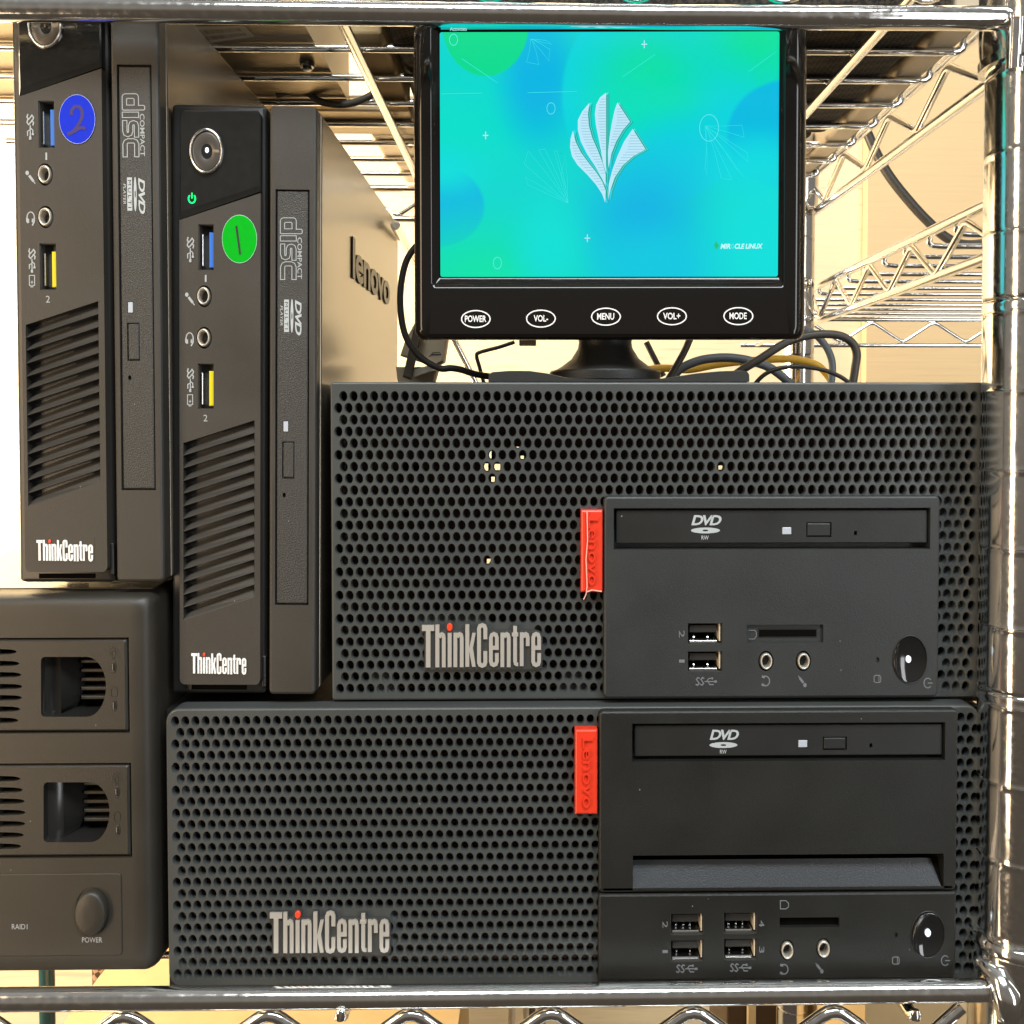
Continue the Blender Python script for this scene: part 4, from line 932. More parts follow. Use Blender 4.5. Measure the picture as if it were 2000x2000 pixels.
# power button, ring, ports
ring(fT, 'button_ring', 'ring_chrome', t1, 404, 295.7, 33, 45, 0.86, YT, 0.0012, 0.001)
pb = oval(fT, 'power_button', 'brushed_dark', t1, 404, 295.7, 27.5, 37.6, [(1, 0.001), (1.0, -0.0004), (0.9, -0.0006), (0.4, 0.0), (0.1, 0.0002)], YT)
led = oval(fT, 'power_led', 'led_on', pb, 404.5, 293.5, 3.6, 5.4, [(1, 0.001), (1, -0.0002), (0.6, -0.0003)], YT, 16)
gi = power_icon(fT, t1, 375, 388, 6.6, 8.6, YT, 'led_green', False, 1.9)
usb_port(fT, t1, (387.5, 438, 417.5, 528), YT, 'usb_blue', True); usb_port(fT, t1, (386.5, 710, 417.5, 799), YT, 'usb_yellow', True)
jack(fT, t1, 398.7, 578.6, 12.5, 18, YT); jack(fT, t1, 398.7, 659.7, 12.5, 18, YT)
text(fT, 'port_digit', '1', 'print_grey', t1, (400.3, 537, 403.7, 551), YT); text(fT, 'port_digit', '2', 'print_grey', t1, (397.5, 810, 405.5, 823), YT)
usb_icon(fT, t1, 372, 487, YT, 1, 'print_grey', 18, 9); usb_icon(fT, t1, 372, 742, YT, 1, 'print_grey', 17, 8.5)
ribbon(fT, 'battery_symbol', 'print_grey', t1, [(366.5, 771), (376.5, 771), (376.5, 790), (373, 790), (373, 793), (369.5, 793), (369.5, 790), (366.5, 790)], 1.5, YT, closed=True)
ribbon(fT, 'battery_symbol', 'print_grey', t1, [(369, 784), (374, 784)], 1.3, YT); ribbon(fT, 'battery_symbol', 'print_grey', t1, [(371.5, 781), (371.5, 787)], 1.2, YT, t=0.00015)
mic_icon(fT, t1, ((365, 575.5), (380, 596)), YT, 'print_grey'); phones_icon(fT, t1, 370.5, 663, YT, 'print_grey', False)
wd = plate(fT, 'name_plate', 'tiny', t1, (372, 1271, 484, 1320), YT-0.00005, YT+0.0002, (0, 0), 0.00003)
think(fT, wd, (374, 1275, 481.5, 1314.5), YT-0.00005, 0.00025, 'print_white', 0.028)
plate(fT, 'vent_slot', 'shade_black', t1, (374, 1338, 482, 1347), YS-0.0001, YS+0.0005, (0, 0), 0)
MB().plate(*fT.rect(511, 1281, 519, 1342, YS-0.0014), YS-0.0014, YS+0.001, 0.0004, 0.0006, 0.0004).build('side_catch', 'shell', t1, smooth=False)
for fx in (385, 475):
    q = pt(fx, 1357); MB().lathe_z(q.x, 0.33, [(0.0042, bT.z-0.0004), (0.0042, q.z+0.0012)], 0.75, 16).build('foot', 'usb_black', t1)
# optical drive beside it
bD = G.at(570, 1371, YT); bD.y = 0.40; fD = Frame(bT, LEAN)
d1 = thing('optical_drive', 'upright disc drive with maker name on its tan reflecting side, beside green sticker', 'disc drive', bT, 'upright disc drives', LEAN)
DFX = (525.5, 206, 617, 1357)
panel(fT, 'front_panel', 'tiny', d1, DFX, YT, YT+0.006, (8, 9), 0.0009, [('r', 537.5, 370, 603.5, 1182, 0.0025, True)])
a = fT.rect(526, 207, 616.5, 1356, YT)
MB().plate(a[0], a[1]+0.0004, a[2]+0.0002, a[3]-0.0004, YT+0.0061, 0.488, 0.0012, 0.0012, 0.0008).build('casing', 'steel_side', d1, smooth=False)
XS = a[1]+0.0004
door = panel(fT, 'drive_tray', 'tray', d1, (540, 373, 601, 1179), YT+0.0004, YT+0.0024, (1.5, 2), 0.0004, [('r', 551, 862, 575, 935, 0.001, True), ('e', 555, 967, 3.2, 4.8, 0.0015, True), ('r', 552.5, 822, 563.5, 844, 0.0006, True)])
YTR = YT+0.0004
plate(fT, 'eject_button', 'tray', door, (553, 864.5, 573.5, 932.5), YTR-0.0001, YTR+0.0009, (2, 3), 0.0003); plate(fT, 'drive_led', 'led', door, (553.5, 823, 562.5, 843), YTR-0.0001, YTR+0.0005, (1, 1), 0.0001)
def offs(path, w):
    P = [Vector(p) for p in path]; A = []; B = []
    for i in range(len(P)):
        p0, p2 = P[max(i-1, 0)], P[min(i+1, len(P)-1)]; t = (p2-p0).normalized(); n_2 = Vector((-t.y, t.x)); A.append(P[i]+n_2*w/2); B.append(P[i]-n_2*w/2)
    return A+B[::-1]
loops = [[(1085, 880), (1178, 880), (1185, 887), (1185, 1038), (1178, 1045), (1158, 1045), (1151, 1038), (1151, 1000), (1085, 1000), (1070, 992), (1065, 980), (1065, 900), (1072, 886)],
         [(1105, 912), (1148, 912), (1148, 968), (1105, 968), (1099, 960), (1099, 920)], [(1200, 880), (1240, 880), (1240, 1000), (1200, 1000)],
         offs([(1262, 897), (1340, 897), (1360, 903), (1366, 918), (1360, 934), (1340, 940), (1300, 940), (1284, 946), (1278, 962), (1284, 977), (1300, 983), (1385, 983)], 32),
         offs([(1530, 897), (1435, 897), (1418, 905), (1412, 920), (1412, 960), (1418, 975), (1435, 983), (1530, 983)], 32)]
for lp in loops:
    ribbon(fT, 'disc_lettering', 'print_grey', door, [(320+b/3.864, 150+a_/3.864) for a_, b in lp], 1.5, YTR, closed=True)
text(fT, 'disc_lettering', 'COMPACT', 'print_grey', door, (581, 464, 590, 545), YTR, rot=1, bold=0.01)
text(fT, 'disc_lettering', 'DVD', 'dvd_print', door, (576.5, 586, 589, 655), YTR, rot=1, bold=0.03, shear=0.25, space=0.85)
oval(fT, 'disc_symbol', 'dvd_print', door, 570.3, 617, 2.8, 33, [(1, 0), (1, -0.0001)], YTR); oval(fT, 'disc_symbol', 'tray', door, 570.3, 617, 0.9, 7, [(1, 0), (1, -0.00015)], YTR)
plate(fT, 'disc_symbol', 'dvd_print', door, (554.8, 585, 564.3, 648.5), YTR-0.0001, YTR+0.0001, (0, 0), 0)
text(fT, 'disc_lettering', 'MULTI', 'tray', door, (556.5, 590, 562.5, 643), YTR-0.0001, rot=1, space=1.4, t=0.00005); text(fT, 'disc_lettering', 'PLAYER', 'dvd_print', door, (547.5, 597, 552.8, 636), YTR, rot=1, shear=0.2)
# maker name on the side
cu = bpy.data.curves.new('lettering', 'FONT'); cu.body = 'lenovo'; cu.offset = 0.022; cu.resolution_u = 4; cu.space_character = 0.94
ob = bpy.data.objects.new('lettering', cu); me = bpy.data.meshes.new_from_object(ob); bpy.data.objects.remove(ob)
V = [v.co for v in me.vertices]; a0, a1 = min(v.x for v in V), max(v.x for v in V); b0, b1 = min(v.y for v in V), max(v.y for v in V)
mb = MB(); mb.add([(XS+0.0006, 0.364+(v.x-a0)/(a1-a0)*0.094, Z(0.0512)+(v.y-b0)/(b1-b0)*0.0152) for v in V]); mb.f = [list(p.vertices) for p in me.polygons]
lo = mb.build('side_lettering', 'logo', d1, smooth=False); md = lo.modifiers.new('relief', 'SOLIDIFY'); md.thickness = 0.0005; md.offset = -1

def copy_tree(o, parent=None):
    c = o.copy(); COL.objects.link(c); c.parent = parent
    for ch in [x for x in bpy.data.objects if x.parent == o]: copy_tree(ch, c)
    return c
bpy.context.view_layer.update()
YT2 = 0.3027
delta = G.at(128, 1117, YT2)-fT.at(428, 1337, YT)
t2 = copy_tree(t1); d2 = copy_tree(d1)
for o in (t2, d2): o.location = Vector(o.location)+delta; o.rotation_euler = (0, 0.001, 0)
t2['label'] = 'upright mini computer with blue sticker numbered 2, unlit, top left'
d2['label'] = 'upright disc drive with dark brown side, beside blue sticker, top left'
for o in [x for x in bpy.data.objects if x.parent and (x.parent == t2 or x.parent.parent == t2 or x.parent == d2)]:
    if o.name.startswith('side_lettering'): bpy.data.objects.remove(o); continue
    if o.name.startswith('power_led'): o.data = o.data.copy(); o.data.materials[0] = M['gloss']
    elif o.name.startswith('power_symbol'): bpy.data.objects.remove(o)
def sticker(fr, parent, cx, cy, rx, ry, Y, m, label, strokes, ink, w):
    s_ = oval(fr, 'number_sticker', m, parent, cx, cy, rx, ry, [(1, 0), (1, -0.00012), (0.995, -0.00014)], Y, 40, False); s_['label'] = label
    ring(fr, 'sticker_edge', 'st_edge', s_, cx, cy, rx, ry, 0.975, Y, 0.00016, 0)
    for i, st in enumerate(strokes): ribbon(fr, 'handwritten_digit', ink, s_, st, w, Y-0.00014, 0.00006+0.00002*i)
sticker(fT, t1, 468, 467, 34.5, 47.5, YT, 'st_green', 'round green sticker with a handwritten 1', [[(461.5, 441), (463.5, 455), (465.5, 470), (467.5, 485), (469, 497)]], 'ink', 4.2)
ROOT[t2.name] = Vector(t2.location)
z4 = lambda pts: [(x/4.83, y/4.83) for x, y in pts]
sticker(G, t2, 150, 233, 35.5, 48.5, YT2-0.0001, 'st_blue', 'round blue sticker with a handwritten 2',
        [z4([(668, 1085), (672, 1040), (700, 1006), (742, 1005), (770, 1045), (772, 1100), (752, 1150), (715, 1205), (680, 1250), (632, 1270)]), z4([(636, 1262), (700, 1240), (745, 1208), (780, 1205), (800, 1222)])], 'ink2', 6.2)

# ================================================================== drive enclosure, left
YN = 0.3000
bN = G.at(100, 1928, YN); bN.y = 0.40; bN.z = DL+0.0012
en = thing('drive_enclosure', 'black two bay drive enclosure with round power button at the lower left', 'drive enclosure', bN)
a = G.rect(-330, 1164, 299, 1905, YN); k = YN/F; mb = MB()
xa, xb_, za, zb_ = a
# rounded body made of a front frame with openings for the bays
TR = [(-320, 1246, 252.5, 1433), (-320, 1491.5, 257, 1677)]
holes = [('r', *G.rect(*t, YN), 0.004, False) for t in TR]
def soft(inset, d): return rrect(xa+inset, xb_-inset, za+inset*0.7, zb_-inset, 0.0030, 0.0030, 6), YN+d
mb.loft([(rrect(xa, xb_, za, zb_, 0.004, 0.004, 6), 0.50), soft(0.0, 0.0050), soft(0.0002, 0.0034), soft(0.0008, 0.0016), soft(0.0018, 0.0005), soft(0.0034, 0.0)], True, False)
inn = rrect(xa+0.0034, xb_-0.0034, za+0.0034*0.7, zb_-0.0034, 0.003, 0.003, 6); box4 = (xa+0.007, xb_-0.0066, za+0.006, zb_-0.007)
l1 = mb.loop(inn, YN); l2 = mb.loop([(min(max(x, box4[0]), box4[1]), min(max(z, box4[2]), box4[3])) for x, z in inn], YN); mb.bridge(l1, l2)
holed(mb, *box4, YN, holes)
mb.build('body', 'nas', en, angle=30)
def dshape(x0, y0, x1, y1, r=7, n=10):
    my, ry = (y0+y1)/2, (y1-y0)/2; sx = x1-38
    out = [(x0, y0+r), (x0+r*0.3, y0+r*0.3), (x0+r, y0)]
    out += [(sx+38*math.sin(math.radians(t)), my-ry*math.cos(math.radians(t))) for t in [180*i/(n*2) for i in range(n*2+1)]]
    out += [(x0+r, y1), (x0+r*0.3, y1-r*0.3), (x0, y1-r)]
    return out
def finger(x1, yc, h=5.2):
    return [(-5, yc-h*1.1), (x1-14, yc-h*0.9), (x1-4, yc-h*0.55), (x1, yc), (x1-4, yc+h*0.55), (x1-14, yc+h*0.9), (-5, yc+h*1.1)]
bays = [((-318, 1249, 248.5, 1430), (80, 1283, 207, 1400), [(33, 1273), (38.5, 1296), (42, 1318), (44, 1341), (43.5, 1363), (40, 1385), (36, 1407)], (222, 1303), (223.5, 1378), (222, 1277), (223, 1351)),
        ((-318, 1495, 253, 1674), (85, 1528, 214, 1645), [(40, 1521), (45, 1543), (48.5, 1565), (50, 1587), (50, 1609), (47, 1631), (42, 1653)], (228.5, 1547), (230, 1622), (228, 1522), (229, 1595))]
for bi, (tp, rc, fg, o1_, o2_, ic1, ic2) in enumerate(bays):
    Yt = YN+0.0003; x0, x1, z0, z1 = G.rect(*tp, Yt); mb = MB(); c = 0.0007
    o = rrect(x0, x1, z0, z1, 0.0004, 0.0004, 3); i2 = rrect(x0+c, x1-c, z0+c, z1-c, 0.0004, 0.0004, 3)
    for aa, bb in (((o, Yt+0.0037), (o, Yt+c)), ((o, Yt+c), (i2, Yt))):
        mb.bridge(mb.loop(*aa), mb.loop(*bb))
    # front face split into strips round the recess and the vent fingers
    X = lambda px, py: G.at(px, py, Yt).x
    Zp = lambda py: G.at(100, py, Yt).z
    xl_, xr_, zl_, zt_ = x0+c, x1-c, z0+c, z1-c
    rcb = G.rect(rc[0]-3, rc[1]-3, rc[2]+3, rc[3]+3, Yt); fx = G.at(56, 1400, Yt).x; fx0 = G.at(-5, 1400, Yt).x
    mb.poly([(xl_, Yt, zl_), (fx0, Yt, zl_), (fx0, Yt, zt_), (xl_, Yt, zt_)])
    mb.poly([(fx, Yt, zl_), (rcb[0], Yt, zl_), (rcb[0], Yt, zt_), (fx, Yt, zt_)])
    mb.poly([(rcb[1], Yt, zl_), (xr_, Yt, zl_), (xr_, Yt, zt_), (rcb[1], Yt, zt_)])
    mb.poly([(rcb[0], Yt, zl_), (rcb[1], Yt, zl_), (rcb[1], Yt, rcb[2]), (rcb[0], Yt, rcb[2])]); mb.poly([(rcb[0], Yt, rcb[3]), (rcb[1], Yt, rcb[3]), (rcb[1], Yt, zt_), (rcb[0], Yt, zt_)])
    D = [G.at(x, y, Yt) for x, y in dshape(*rc)]; D = [(p.x, p.z) for p in D]
    # ring between the box and the D outline
    B_ = []
    mxx, mzz = (rcb[0]+rcb[1])/2, (rcb[2]+rcb[3])/2
    for x, z in D:
        u, v = (x-mxx)/((rcb[1]-rcb[0])/2), (z-mzz)/((rcb[3]-rcb[2])/2); m_ = 1/max(abs(u), abs(v)); B_.append((mxx+u*m_*(rcb[1]-rcb[0])/2, mzz+v*m_*(rcb[3]-rcb[2])/2))
    mb.bridge(mb.loop(B_, Yt), mb.loop(D, Yt))
    for (cx_, cz_) in ((rcb[0], rcb[3]), (rcb[0], rcb[2]), (rcb[1], rcb[3]), (rcb[1], rcb[2])):
        # fill the box corner left open by the ring
        best = sorted(range(len(B_)), key=lambda i_: (B_[i_][0]-cx_)**2+(B_[i_][1]-cz_)**2)
        i_ = best[0]; nb = [(i_-1) % len(B_), (i_+1) % len(B_)]
        for j_ in nb:
            p_, q_ = B_[i_], B_[j_]
            if abs(p_[0]-q_[0]) > 1e-7 and abs(p_[1]-q_[1]) > 1e-7: mb.poly([(p_[0], Yt, p_[1]), (cx_, Yt, cz_), (q_[0], Yt, q_[1])])
    # vent fingers
    edges = [zt_]
    for x1_, yc in fg:
        f_ = [G.at(x, y, Yt) for x, y in finger(x1_, yc)]; zt2, zb2 = f_[0].z, f_[-1].z
        mb.poly([(fx0, Yt, edges[-1]), (fx, Yt, edges[-1]), (fx, Yt, zt2), (fx0, Yt, zt2)])
        up = [(p.x, Yt, p.z) for p in f_[:4]]; dn = [(p.x, Yt, p.z) for p in f_[3:]]
        mb.poly([(fx, Yt, zt2)]+[(fx0, Yt, zt2)]+up[1:]+[(fx, Yt, up[-1][2])]); mb.poly([(fx, Yt, dn[0][2])]+dn[:-1]+[(fx0, Yt, zb2), (fx, Yt, zb2)])
        L_ = [(fx0, zt2)]+[(p.x, p.z) for p in f_[1:-1]]+[(fx0, zb2)]; mb.bridge(mb.loop(L_, Yt), mb.loop(L_, Yt+0.003))
        edges.append(zb2)
    mb.poly([(fx0, Yt, edges[-1]), (fx, Yt, edges[-1]), (fx, Yt, zl_), (fx0, Yt, zl_)])
    tray = mb.build('drive_bay', 'nas', en, smooth=False)
    # handle recess: straight grip on the left, hollow with ribs on the right
    mb = MB(); mb.bridge(mb.loop(D, Yt), mb.loop(D, Yt+0.012)); cavity = mb.build('handle_recess', 'nas_gloss', tray, smooth=True, angle=50)
    q0, q1, q2, q3 = G.rect(rc[0], rc[1], rc[2], rc[3], Yt)
    gx = q0+(q1-q0)*0.22; gx2 = q0+(q1-q0)*0.45; mb = MB()
    mb.poly([(q0, Yt+0.0025, q2), (gx, Yt+0.0035, q2), (gx, Yt+0.0035, q3), (q0, Yt+0.0025, q3)])
    N_ = 10
    for i_ in range(N_):
        v0, v1 = i_/N_, (i_+1)/N_; bul = lambda v: gx+(gx2-gx)*(0.35+0.65*math.sin(math.pi*v))
        zA, zB_ = q2+(q3-q2)*v0, q2+(q3-q2)*v1
        mb.poly([(gx, Yt+0.0035, zA), (bul(v0), Yt+0.0105, zA), (bul(v1), Yt+0.0105, zB_), (gx, Yt+0.0035, zB_)])
    mb.build('grip', 'nas_gloss', tray, angle=60)
    mb = MB(); mb.poly([(q0, Yt+0.0119, q2), (q1, Yt+0.0119, q2), (q1, Yt+0.0119, q3), (q0, Yt+0.0119, q3)]); mb.build('recess_back', 'shade_black', tray, smooth=False)
    for i_ in range(5):
        zc = q2+(q3-q2)*(0.16+0.155*i_); MB().plate(gx2-0.0006, q1-0.0004, zc, zc+0.0012, Yt+0.0082, Yt+0.0118, 0, 0, 0.0003).build('rib', 'nas', tray, smooth=False)
    for (ox, oy) in (o1_, o2_):
        ring(G, 'indicator_rim', 'nas', tray, ox, oy, 5, 11.5, 0.72, Yt, 0.0002, 0.0002, 18); oval(G, 'indicator', 'nas_gloss', tray, ox, oy, 3.6, 8.4, [(1, 0.0002), (1, -0.0001), (0.6, -0.0002)], Yt, 16)
    mb = MB(); PP = lambda q_: [(p.x, p.z) for p in (G.at(x, y, Yt) for x, y in q_)]
    mb.ribbon(PP(arc(ic1[0], ic1[1]-1, 4, 6, 120, 420)), 0.9*k, Yt-0.00012, Yt)
    for i_ in range(9):
        t = math.radians(150+30*i_); mb.ribbon(PP([(ic1[0]+7*math.cos(t), ic1[1]-1+9.5*math.sin(t)), (ic1[0]+9*math.cos(t), ic1[1]-1+12*math.sin(t))]), 0.9*k, Yt-0.00012, Yt)
    mb.ribbon(PP([(ic1[0]-2, ic1[1]+6), (ic1[0]-2, ic1[1]+10), (ic1[0]+2, ic1[1]+10), (ic1[0]+2, ic1[1]+6)]), 0.9*k, Yt-0.00014, Yt)
    mb.build('lamp_symbol', 'nas', tray, smooth=False, merge=False)
    mb = MB(); mb.ribbon(PP([(ic2[0]-6, ic2[1]-5), (ic2[0]-3, ic2[1]-9), (ic2[0]+3, ic2[1]-9), (ic2[0]+6, ic2[1]-5), (ic2[0]+6, ic2[1]+7), (ic2[0]+3, ic2[1]+10), (ic2[0]-3, ic2[1]+10), (ic2[0]-6, ic2[1]+7)]), 0.9*k, Yt-0.00012, Yt, True)
    mb.build('disk_symbol', 'nas', tray, smooth=False, merge=False)
MB().plate(xa+0.003, xb_-0.004, zb_-0.0004, zb_+0.0004, YN+0.012, 0.498, 0, 0, 0.0002).build('top_cover', 'steel_side', en, smooth=False)
cpn = panel(G, 'control_panel', 'nas', en, (-300, 1707.5, 238, 1869), YN-0.0003, YN+0.001, (8, 9), 0.0003, [('e', 180.5, 1779.5, 33.5, 47, 0.002, True)])
oval(G, 'power_button', 'nas', cpn, 180.5, 1781, 31, 43.5, [(1, 0.0018), (1, -0.0010), (0.94, -0.0018), (0.86, -0.0021), (0.3, -0.0022)], YN-0.0003, 36)
text(G, 'lettering', 'POWER', 'print_grey', cpn, (160.5, 1830, 200, 1840.5), YN-0.0003, bold=0.008); text(G, 'lettering', 'RAID1', 'print_grey', cpn, (23.5, 1804.5, 54, 1814.5), YN-0.0003)
for fx_, fy_ in ((-0.17, 0.33), (-0.125, 0.33), (-0.125, 0.47), (-0.17, 0.47)):
    MB().lathe_z(fx_, fy_, [(0.005, DL+0.0012), (0.005, za+0.001)], 0.75, 16).build('foot', 'usb_black', en)

# ================================================================== small monitor
YM = 0.3145
bM = G.at(1195, 748, YM+0.03); bM.z = G.at(1195, 746.5, YU).z
mo = thing('monitor', 'small glossy black monitor with a turquoise desktop picture on a round stand', 'monitor', bM)
k = YM/F
def FR(x0, y0, x1, y1, rx, ry, Y, n=7): return rrect(*G.rect(x0, y0, x1, y1, Y), rx*k, ry*k, n), Y
mb = MB()
mb.loft([FR(818, 50, 1569, 661, 16, 22, YM+0.022), FR(812, 44, 1574, 664, 18, 24, YM+0.010), FR(811.5, 43, 1574.5, 664, 18, 24, YM+0.0042), FR(813, 43.5, 1573, 662.5, 18, 24, YM+0.0022), FR(820, 45, 1566, 658, 16, 20, YM+0.0006), FR(828, 46, 1558, 652, 14, 18, YM),
         FR(842, 46.5, 1541, 563, 9, 11, YM), FR(847, 47, 1536, 559.5, 8, 9, YM+0.0003), FR(850, 47.5, 1533, 557, 6, 7, YM+0.0008), FR(860, 48, 1525.5, 543.0, 3, 3, YM+0.0019)], True, False)
# the lower lip face is part of the same frame
mb.build('bezel', 'mon', mo, angle=28)
YSC = YM+0.0018
sx0, sx1, sz0, sz1 = G.rect(862.5, 62, 1523, 540.5, YSC)
def screen_material():
    m = bpy.data.materials.new('lit_desktop_picture'); m.use_nodes = True; nt = m.node_tree; b = nt.nodes['Principled BSDF']
    b.inputs['Base Color'].default_value = (0.005, 0.005, 0.005, 1); b.inputs['Roughness'].default_value = 0.35; b.inputs['Specular IOR Level'].default_value = 0.05
    tc = nt.nodes.new('ShaderNodeTexCoord'); sep = nt.nodes.new('ShaderNodeSeparateXYZ'); nt.links.new(tc.outputs['Object'], sep.inputs[0])
    off = ROOT[mo.name]
    def math_(op, a, b_=None):
        n = nt.nodes.new('ShaderNodeMath'); n.operation = op
        for i, v in enumerate((a, b_)):
            if v is None: continue
            if isinstance(v, (int, float)): n.inputs[i].default_value = v
            else: nt.links.new(v, n.inputs[i])
        return n.outputs[0]
    # screen pixels of the photo recovered from the panel's own coordinates
    U = math_('ADD', math_('MULTIPLY', math_('SUBTRACT', sep.outputs['X'], sx0-off.x), (1523-862.5)/(sx1-sx0)), 862.5)
    Vv = math_('ADD', math_('MULTIPLY', math_('SUBTRACT', sep.outputs['Z'], sz1-off.z), (540.5-62)/(sz0-sz1)), 62.0)
    def blob(cx, cy, rx, ry, soft):
        d = math_('SQRT', math_('ADD', math_('POWER', math_('DIVIDE', math_('SUBTRACT', U, cx), rx), 2.0), math_('POWER', math_('DIVIDE', math_('SUBTRACT', Vv, cy), ry), 2.0)))
        mr = nt.nodes.new('ShaderNodeMapRange'); mr.interpolation_type = 'SMOOTHSTEP'; mr.inputs['From Min'].default_value = 1.0; mr.inputs['From Max'].default_value = 1.0-soft
        nt.links.new(d, mr.inputs['Value']); return mr.outputs['Result']
    lin = lambda c: tuple(((x/255)/12.92 if x/255 <= 0.04045 else ((x/255+0.055)/1.055)**2.4) for x in c)+(1,)
    cur = None
    def over(c, mask):
        nonlocal cur
        n = nt.nodes.new('ShaderNodeMix'); n.data_type = 'RGBA'; nt.links.new(mask, n.inputs['Factor'])
        if isinstance(cur, tuple): n.inputs['A'].default_value = cur
        else: nt.links.new(cur, n.inputs['A'])
        n.inputs['B'].default_value = lin(c); cur = n.outputs['Result']
    cur = lin((0, 218, 210))
    over((0, 226, 206), blob(880, 260, 230, 150, 0.95)); over((0, 184, 230), blob(1055, 150, 110, 190, 0.8))
    over((0, 190, 228), blob(855, 402, 98, 84, 0.10)); over((0, 224, 222), blob(870, 330, 120, 70, 0.95))
    over((0, 216, 224), blob(1290, 185, 195, 215, 0.06)); over((0, 226, 164), blob(1270, 150, 180, 160, 1.0)); over((0, 226, 190), blob(1250, 220, 150, 130, 1.0))
    over((0, 210, 226), blob(1330, 300, 170, 110, 0.9))
    over((0, 184, 230), blob(1260, 420, 190, 180, 0.95)); over((0, 202, 228), blob(1290, 520, 220, 120, 0.9))
    over((0, 230, 168), blob(940, 570, 270, 210, 0.95)); over((0, 232, 178), blob(985, 570, 150, 75, 0.9)); over((0, 226, 216), blob(1075, 480, 100, 150, 0.9))
    over((0, 228, 160), blob(1490, 60, 200, 170, 0.95)); over((0, 190, 228), blob(1545, 262, 128, 112, 0.10)); over((0, 218, 230), blob(1480, 320, 130, 90, 0.9))
    over((0, 226, 222), blob(1500, 480, 170, 260, 0.9)); over((0, 222, 146), blob(952, 46, 86, 104, 0.05))
    nt.links.new(cur, b.inputs['Emission Color']); b.inputs['Emission Strength'].default_value = 0.97
    return m
M['screen'] = screen_material()
mb = MB(); L = rrect(sx0, sx1, sz0, sz1, 4*k, 4*k, 4); mb.f.append(mb.loop(L, YSC)); scr = mb.build('screen', 'screen', mo, smooth=False)
em = lambda name, c, s_=1.0: mat(name, (0.01, 0.01, 0.01), 0.5, spec=0.1, emit=tuple(((x/255)/12.92 if x/255 <= 0.04045 else ((x/255+0.055)/1.055)**2.4) for x in c), es=s_)
M['e_pale'] = em('lit_pale_blue', (188, 232, 250)); M['e_line'] = em('lit_cyan_line', (96, 236, 240)); M['e_faint'] = em('lit_faint_line', (50, 226, 226)); M['e_green'] = em('lit_green_mark', (10, 190, 120)); M['e_teal'] = em('lit_teal', (22, 172, 162)); M['e_white'] = em('lit_white_text', (200, 250, 250))
M['e_stripe'] = em('lit_grey_blue', (150, 196, 214)); M['e_shade'] = em('lit_teal_shadow', (0, 168, 152))
# black panel behind the picture with a painted reflection strip at its top
mb = MB(); mb.box(*G.rect(859, 47, 1526, 544.5, YSC+0.0003)[:2], YSC+0.0002, YSC+0.0008, *G.rect(859, 47, 1526, 544.5, YSC+0.0003)[2:]); mb.build('display_panel', 'shade_black', mo, smooth=False)
plate(G, 'screen_reflection_strip', 'e_teal', scr, (864, 48.5, 1515, 56.5), YSC-0.0001, YSC, (0, 0), 0)  # glowing strip painted as the screen's reflection in the bezel lip
text(G, 'bar_lettering', 'Activities', 'e_white', scr, (882, 50, 915, 58), YSC-0.0002)
z2 = lambda pts, dx=0, dy=0: [(780+(x+dx)/3.864, (y+dy)/3.864) for x, y in pts]
leaves = [[(1325, 985), (1307, 1045), (1303, 1110), (1318, 1180), (1360, 1245), (1430, 1315), (1500, 1395), (1545, 1465), (1568, 1530), (1572, 1440), (1545, 1370), (1500, 1300), (1440, 1225), (1385, 1150), (1345, 1070)],
          [(1450, 775), (1395, 840), (1362, 905), (1362, 980), (1385, 1070), (1430, 1160), (1490, 1250), (1540, 1340), (1570, 1405), (1572, 1320), (1550, 1235), (1510, 1130), (1470, 1040), (1445, 950), (1438, 860)],
          [(1575, 700), (1530, 735), (1500, 790), (1490, 860), (1497, 940), (1515, 1030), (1535, 1130), (1550, 1225), (1574, 1310), (1575, 1000)],
          [(1660, 775), (1755, 920), (1700, 985), (1650, 1070), (1615, 1160), (1592, 1270), (1589, 1150), (1600, 1040), (1618, 930), (1640, 830)],
          [(1775, 975), (1872, 1130), (1780, 1180), (1700, 1250), (1640, 1340), (1605, 1440), (1590, 1510), (1595, 1390), (1620, 1290), (1660, 1180), (1710, 1070)]]
def clip_span(poly, y):
    xs = []
    for (x0, y0), (x1, y1) in zip(poly, poly[1:]+poly[:1]):
        if (y0 <= y < y1) or (y1 <= y < y0): xs.append(x0+(y-y0)/(y1-y0)*(x1-x0))
    return (min(xs), max(xs)) if len(xs) >= 2 else None
for lf in leaves:
    q = [G.at(x, y, YSC) for x, y in z2(lf, 24, 4)]; MB().poly([(p.x, YSC-0.00010, p.z) for p in q]).build('emblem_shadow', 'e_shade', scr, smooth=False)
    ribbon(G, 'emblem_outline', 'e_line', scr, z2(lf, 14), 0.9, YSC, 0.00016, True)
    q = [G.at(x, y, YSC) for x, y in z2(lf)]; MB().poly([(p.x, YSC-0.00020, p.z) for p in q]).build('emblem_leaf', 'e_pale', scr, smooth=False)
    mb = MB(); y = min(p[1] for p in lf)+28
    while y < max(p[1] for p in lf)-15:
        sp_ = clip_span(lf, y)
        if sp_ and sp_[1]-sp_[0] > 40:
            a_, b_ = sp_[0]+(sp_[1]-sp_[0])*0.28, sp_[1]-4; p, q = [G.at(*c, YSC) for c in z2([(a_, y), (b_, y)])]
            mb.ribbon([(p.x, p.z), (q.x, q.z)], 1.2*k, YSC-0.00024, YSC-0.0002)
        y += 21
    if mb.v: mb.build('emblem_stripe', 'e_stripe', scr, smooth=False, merge=False)
